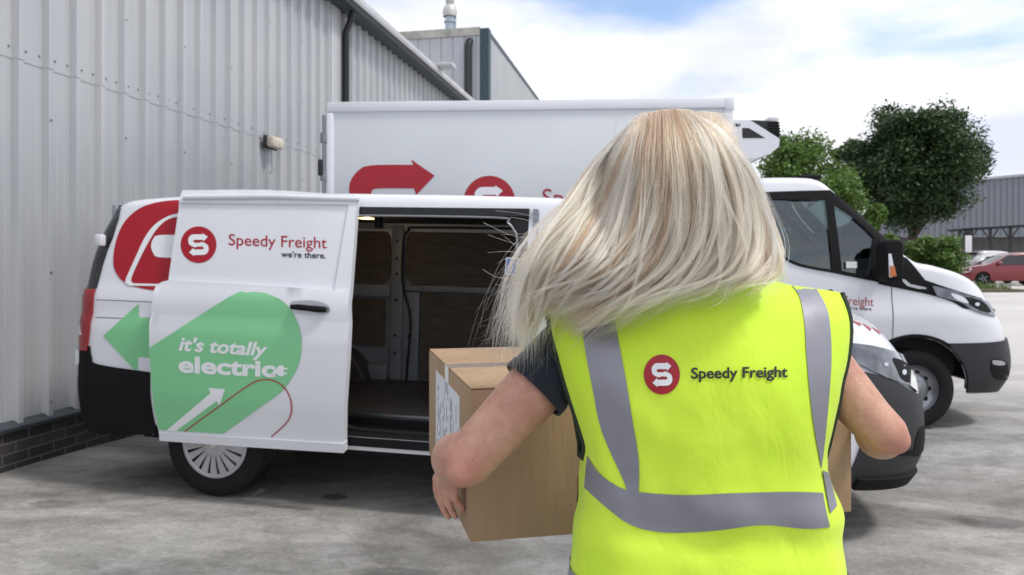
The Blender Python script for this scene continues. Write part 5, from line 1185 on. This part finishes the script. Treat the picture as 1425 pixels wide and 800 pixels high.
tp = mat('clear_packing_tape', (.62, .56, .48), .12, coat=.8, var=.15, vscale=30)
b = MB(); b.box(-.0012, BL + .0012, g0 - .028, g0 + .028, BH + .0004, BH + .0010); b.box(-.0014, -.0006, g0 - .028, g0 + .028, BH - .06, BH + .001); b.build('packing_tape', tp, box, smooth=False)
lab = MB(); lab.box(-.0014, -.0004, .12, .50, .035, BH - .035); lo_b = lab.build('paper_label', mat('paper_label', (.66, .68, .72), .6, var=.05), box, smooth=False)
b = MB(); rr2 = random.Random(2)
for k in range(17):
    y = .14 + .020 * k
    if k in (6, 12): continue
    z = .05; 
    while z < BH - .07:
        w_l = rr2.uniform(.01, .04)
        if rr2.random() < .75: b.box(-.0019, -.0013, y, y + rr2.choice((.002, .003, .006)), z, min(BH - .05, z + w_l))
        z += w_l + rr2.uniform(.006, .02)
b.build('label_print', mat('grey_print', (.12, .12, .14), .6), lo_b, smooth=False)
# ================================================================== trees and shrubs
def leafmat(name, a, b_):
    m = bpy.data.materials.new(name); n = nt(m); N = n.nodes; L = n.links; o = N.new('ShaderNodeOutputMaterial'); p = N.new('ShaderNodeBsdfPrincipled'); tr = N.new('ShaderNodeBsdfTranslucent'); mx = N.new('ShaderNodeMixShader'); mx.inputs[0].default_value = .25
    g = N.new('ShaderNodeNewGeometry'); r = N.new('ShaderNodeValToRGB'); r.color_ramp.elements[0].color = (*a, 1); r.color_ramp.elements[1].color = (*b_, 1); L.new(g.outputs['Random Per Island'], r.inputs[0])
    L.new(r.outputs[0], p.inputs['Base Color']); L.new(r.outputs[0], tr.inputs[0]); p.inputs['Roughness'].default_value = .55; L.new(p.outputs[0], mx.inputs[1]); L.new(tr.outputs[0], mx.inputs[2]); L.new(mx.outputs[0], o.inputs[0]); return m
M['bark'] = mat('bark', (.07, .055, .045), .9, var=.4, vscale=6, bump=.5, bscale=20)
LM = [leafmat('dark_leaves', (.022, .050, .016), (.060, .115, .036)), leafmat('light_leaves', (.07, .14, .028), (.16, .26, .06)), leafmat('mid_leaves', (.04, .085, .02), (.09, .16, .035)), leafmat('grey_leaves', (.10, .14, .09), (.17, .22, .14))]
def tree(name, px, D, ptop, pw, label, cat, mi, seed, nl, bare=.28, leaf=.16, group=None, blobs=34, squash=.9, trunk=True):
    """a tree whose crown spans pw photo pixels and reaches row ptop, at distance D"""
    rg = random.Random(seed); X = (px - CX) / F * D; g = gz(X, D) - .02; H = HC + (HY - ptop) / F * D - g; Wd = pw / F * D / 2
    rt = root(name, Vector((X, D, g)), label, cat, group); h0 = H * bare; cc = (H + h0) / 2; hh = (H - h0) / 2
    cen = []
    for _ in range(blobs):
        while True:
            p = Vector((rg.uniform(-1, 1), rg.uniform(-1, 1), rg.uniform(-1, 1)))
            if .35 < p.length < 1: break
        rr = rg.uniform(.22, .36); q = p * (1 - rr * .75); k = 1 - .25 * max(0, q.z)
        cen.append((Vector((q.x * Wd * k, q.y * Wd * k, cc + q.z * hh)), rr * Wd * rg.uniform(.8, 1.15)))
    V = []; fs = []
    for c, r in cen:
        n_ = int(nl / blobs)
        for _ in range(n_):
            d = Vector((rg.gauss(0, 1), rg.gauss(0, 1), rg.gauss(0, .8))).normalized(); rad_ = r * (rg.random() ** .4) * rg.uniform(.75, 1.15); P = c + Vector((d.x * rad_, d.y * rad_, d.z * rad_ * squash))
            s = leaf * rg.uniform(.5, 1.15); u = Vector((rg.gauss(0, 1), rg.gauss(0, 1), rg.gauss(0, .6))).normalized(); w = u.cross(Vector((rg.gauss(0, .6), rg.gauss(0, .6), 1))).normalized()
            b0 = len(V); V += [P - u * s, P + w * s * .45, P + u * s, P - w * s * .45]; fs.append((b0, b0 + 1, b0 + 2, b0 + 3))
    mk('crown', V, fs, LM[mi], rt)
    t = MB(); r0 = max(.05, H * .022)
    if trunk:
        t.tube([(0, 0, 0), (.02, 0, h0 * .6), (-.04, 0, h0 * 1.1), (0, 0, cc), (.05, 0, cc + hh * .6)], [r0 * 1.3, r0, r0 * .85, r0 * .5, r0 * .15], 10)
        for c, r in cen[::2]:
            st = Vector((0, 0, rg.uniform(h0 * .8, cc))); t.tube([st, st.lerp(c, .5) + Vector((0, 0, .06 * H * rg.random())), c], [r0 * .42, r0 * .25, r0 * .08], 6)
    else:
        for c, r in cen[::2]: t.tube([(rg.uniform(-.3, .3) * Wd, rg.uniform(-.2, .2), 0), c.lerp(Vector((0, 0, 0)), .4), c], [r0 * .5, r0 * .35, r0 * .1], 6)
    t.build('trunk', M['bark'], rt); return rt
tree('broadleaf_tree', 1270, 37, 128, 206, 'large dark green tree with a round crown behind the truck cab', 'tree', 0, 3, 80000, .24, .125, blobs=90)
tree('broadleaf_tree', 1108, 30, 168, 190, 'lighter green tree rising directly above the truck cab roof', 'tree', 1, 7, 30000, .1, .105, blobs=54)
tree('broadleaf_tree', 1186, 41, 176, 110, 'small mid green tree between the light tree and the big dark tree', 'tree', 2, 9, 13000, .2, .16, blobs=26)
tree('shrub', 1222, 24, 268, 66, 'tall pale green shrub just above the windscreen edge of the truck', 'shrub', 1, 12, 9000, .05, .10, trunk=False, blobs=22)
tree('shrub', 1300, 30, 322, 92, 'broad low yellow-green bush right of the truck door mirror', 'shrub', 1, 15, 11000, .02, .10, trunk=False, blobs=26)
tree('shrub', 1262, 31, 332, 50, 'small bush at the foot of the large dark tree', 'shrub', 2, 18, 6000, .02, .10, trunk=False, blobs=16)
tree('shrub', 1150, 26, 300, 120, 'wide green shrub seen only through the truck cab windows', 'shrub', 2, 21, 9000, .02, .11, trunk=False, blobs=26)
tree('broadleaf_tree', 1416, 75, 219, 52, 'faint grey-green tree top above the curved warehouse roof', 'tree', 3, 25, 6000, .2, .3, blobs=18)
# rough grass strip below the bushes
rg = random.Random(4); V = []; fs = []
for _ in range(9000):
    D = rg.uniform(26, 31); X = rg.uniform(10.5, 17.3); z = gz(X, D) + .05; s = rg.uniform(.05, .32); a = rg.uniform(0, 3.14); d = Vector((math.cos(a), math.sin(a), 0)) * .02; b0 = len(V)
    V += [Vector((X, D, z)) - d, Vector((X, D, z)) + d, Vector((X + rg.gauss(0, .08), D + rg.gauss(0, .08), z + s))]; fs.append((b0, b0 + 1, b0 + 2))
tag(mk('rough_grass', V, fs, LM[1]), kind='stuff')
V = []; fs = []
ys_ = [25.6 + i * 1.2 for i in range(6)]; xs_ = [10 + i * 1.06 for i in range(8)]
for y in ys_:
    for x in xs_: V.append((x, y, gz(x, y) + (.14 if 25.6 < y < 31.5 and 10 < x < 17.3 else .10)))
for j in range(5):
    for i in range(7): fs.append((j * 8 + i, j * 8 + i + 1, (j + 1) * 8 + i + 1, (j + 1) * 8 + i))
verge = mk('verge', V, fs, mat('soil', (.10, .085, .055), .95, var=.4, vscale=3, bump=.5), None, True); tag(verge, kind='structure')
md = verge.modifiers.new('s', 'SOLIDIFY'); md.thickness = .15
# ================================================================== curved-roof warehouse
D3 = 52; g3 = .56
W0 = (1205 - CX) / F * D3; wm = Matrix.Translation((W0, D3, g3)) @ Matrix.Rotation(R(-3), 4, 'Z')
wh_ = root('curved_warehouse', wm, 'distant bluish-grey warehouse with a low curved roof, behind the parked cars', 'building', 'warehouse buildings')
LW_ = 26; zl = HC + (HY - 330) / F * D3 - g3; zt = HC + (HY - 243) / F * D3 - g3
def arcz(x): return zt - 1.7 * ((x - 16) / 16) ** 2
c = MB(); prof = []; x = 0
while x < LW_: prof += [(x, 0), (x + .2, 0), (x + .25, -.06), (x + .35, -.06), (x + .4, 0)]; x += .4
k = len(prof); c.add([(a, b_, zl) for a, b_ in prof] + [(a, b_, arcz(a)) for a, b_ in prof], [(i, i + 1, k + i + 1, k + i) for i in range(k - 1)]); c.build('wall_cladding', mat('blue_grey_cladding', (.17, .185, .215), .55, var=.08), wh_, smooth=False)
c = MB(); P = [(x * .5, arcz(x * .5) + .02) for x in range(int(LW_ * 2) + 1)]
c.add([(a, -.15, z) for a, z in P] + [(a, 18, z) for a, z in P] + [(a, -.15, z + .16) for a, z in P], [(i, i + 1, len(P) + i + 1, len(P) + i) for i in range(len(P) - 1)] + [(i, i + 1, 2 * len(P) + i + 1, 2 * len(P) + i) for i in range(len(P) - 1)]); c.build('curved_roof', mat('roof_grey', (.33, .35, .38), .5), wh_, smooth=False)
bm2 = mat('dark_ground_floor', (.055, .05, .048), .7, var=.3, vscale=2); c = MB(); c.box(0, LW_, .1, .5, -.6, zl); c.build('ground_floor_wall', bm2, wh_, smooth=False)
for i in range(5):
    c = MB(); c.box(3 + i * 4.5, 5.8 + i * 4.5, .04, .1, .2, zl - 1.0); c.build('loading_door', mat('door_grey', (.10, .10, .11), .6) if i == 0 else bpy.data.materials['door_grey'], wh_, smooth=False)
# canopy of dark posts
Dc = 42
def cp(px, py): return Vector(((px - CX) / F * Dc, Dc, HC - (py - HY) / F * Dc))
pc = cp(1335, 371); gc = gz(pc.x, Dc); cn = root('canopy_frame', Vector((pc.x, Dc, gc)), 'open dark steel canopy frame with braced posts, beyond the white car', 'canopy')
o3 = Vector((pc.x, Dc, gc))
for px, r in ((1335, .06), (1348, .16), (1378, .06), (1406, .06), (1440, .06)):
    c = MB(); q = cp(px, 371) - o3; zt_ = (cp(px, 319 - (px - 1348) * .06) - o3).z; c.box(q.x - r, q.x + r, -r, r, 0, zt_); po = c.build('post', M['ink'], cn, smooth=False)
    c = MB(); 
    for s_ in (-1, 1): c.tube([(q.x, 0, zt_ - .75), (q.x + s_ * .45, 0, zt_ - .05)], .035, 6)
    c.build('brace', M['ink'], cn)
c = MB(); a = cp(1335, 320) - o3; b_ = cp(1470, 312) - o3; c.tube([a, b_], .06, 6); c.tube([a + Vector((0, 1, 0)), b_ + Vector((0, 1, 0))], .06, 6); c.build('top_rail', M['ink'], cn)
c = MB(); c.add([a + Vector((0, -.3, .08)), b_ + Vector((0, -.3, .08)), b_ + Vector((0, 1.3, .08)), a + Vector((0, 1.3, .08))], [(0, 1, 2, 3)]); cr = c.build('canopy_roof', M['dgrey'], cn, smooth=False); md = cr.modifiers.new('s', 'SOLIDIFY'); md.thickness = .05
Dn = 36; q = Vector(((1343 - CX) / F * Dn, Dn, 0)); q.z = gz(q.x, Dn)
sg_ = root('notice_sign', q, 'small white notice board on a post beside the dark canopy', 'sign')
c = MB(); c.box(-.03, .03, -.03, .03, 0, 2.2); c.build('post', M['ink'], sg_, smooth=False)
c = MB(); c.box(-.02, .30, -.05, -.03, 1.55, 2.35, bev=.01); c.build('board', M['wvinyl'], sg_, smooth=False)
q = Vector(((626 - CX) / F * 4.62, 4.62, 0)); q.z = gz(q.x, q.y)
tw = root('twig', q, 'short dark twig lying on the concrete just below the left hand', 'twig'); c = MB(); c.tube([(-.045, .02, .010), (-.01, .0, .012), (.05, -.035, .008)], [.004, .006, .003], 6); c.build('stick', M['ink'], tw)
# ================================================================== far cars
def car(name, mw, label, paint, prof, ln, group, whl, hw=.86):
    rt = root(name, mw, label, 'car', group); z_ = prof
    W = [(.2, hw - .06), (.4, hw - .01), (.7, hw), (.95, hw - .03), (1.15, hw - .12), (1.45, hw - .25)]
    s = Shell(lambda x: interp(z_, x), lambda z, u: interp(W, z), lambda z: interp([(.2, ln - .06), (.45, ln), (.7, ln - .03), (1.0, ln - .15)], z), lambda z: interp([(.2, .05), (.5, 0), (.9, .03), (1.2, .15), (1.45, .4)], z), ln - 1.3, n=2.6, Rr=.25, r=.08, crown=lambda u: .04)
    def zb(u):
        x, y = s.base(u, .45); z = .22
        for c_ in whl:
            if abs(x - c_) < .34 and abs(y) > .45: z = max(z, .31 + math.sqrt(.34 ** 2 - (x - c_) ** 2))
        return z
    xr0 = [p for p in z_ if p[1] > 1.3]; xa, xb = xr0[0][0], xr0[-1][0]
    s.body('body', zb, paint, rt, (), (), lambda u, v: (xb + .05 < u < xb + .78 or xa - .55 < u < xa - .05) and abs(v) < .84, M['glass_dark'], h=.12)
    for mir in (False, True):
        w = s.patch('side_window', curve([(xa - .15, .96, 0), (xb + .62, .94, 0), (xb + .05, 1.33), (xb - .3, 1.37), (xa + .2, 1.36), (xa - .02, 1.28)]), M['glass_dark'], rt, .018, .004, h=.07, mirror=mir)
        b = MB(); xm = (xa + xb) / 2 + .1; 
        s.patch('window_pillar', [(xm, .95), (xm + .07, .95), (xm + .03, 1.38), (xm - .02, 1.38)], paint, rt, .024, .004, h=.07, mirror=mir)
        s.patch('headlight', curve([(s.x0 + .75, .60), (s.x0 + 1.15, .58), (s.x0 + 1.2, .72), (s.x0 + .65, .80)]), M['clearlens'], rt, .008, .006, h=.12, mirror=mir)
        s.patch('tail_light', curve([(.02, .72), (.22, .76), (.20, 1.02), (.0, .98)]), M['tail'], rt, .010, .008, h=.12, mirror=mir)
        s.patch('lower_bumper', [(s.x0 + .95, .24), (s.u1, .24), (s.u1, .36), (s.x0 + .95, .34)], M['black'], rt, .006, .004, h=.12, mirror=mir)
        for c_ in whl: wheel(rt, c_, (hw - .02) * (1 if mir else -1), .31, .31, .19, 1 if mir else -1, .66, 'alloy')
        e = MB(); sg = 1 if mir else -1; e.box(xb + .35, xb + .52, sg * (hw + .02) - .09, sg * (hw + .02) + .09, .95, 1.08, bev=.03); e.build('door_mirror', paint, rt)
    u = MB(); u.box(.5, ln - .5, -.6, .6, .2, .5); u.build('underbody', M['gap'], rt)
    return rt
hatch = [(.0, .9), (.06, 1.0), (.35, 1.36), (.6, 1.46), (1.3, 1.50), (2.0, 1.46), (2.3, 1.36), (3.15, .98), (3.55, .90), (4.05, .78), (4.35, .62)]
tall = [(a, b_ * 1.1) for a, b_ in hatch]
redp = mat('red_car_paint', (.19, .008, .014), .25, coat=.8, var=.05); whp = mat('white_car_paint', (.70, .71, .74), .3, coat=.6)
# red hatchback, nose towards the left
Dr = 34; fx = (1351 - CX) / F * Dr; mwr = Matrix.Translation((fx + 4.32, Dr + .9, gz(fx, Dr))) @ Matrix.Rotation(R(180 - 6), 4, 'Z')
car('parked_car', mwr, 'dark red hatchback with black alloy wheels, nose towards the vans', redp, hatch, 4.35, 'cars parked across the yard', (.78, 3.42))
Dw = 37.2; fx = (1360 - CX) / F * Dw; mww = Matrix.Translation((fx, Dw + 1.0, gz(fx, Dw))) @ Matrix.Rotation(R(14), 4, 'Z')
car('parked_car', mww, 'white hatchback with its tail to the vans, behind the red car', whp, tall, 4.35, 'cars parked across the yard', (.78, 3.42))
bpy.context.view_layer.update()
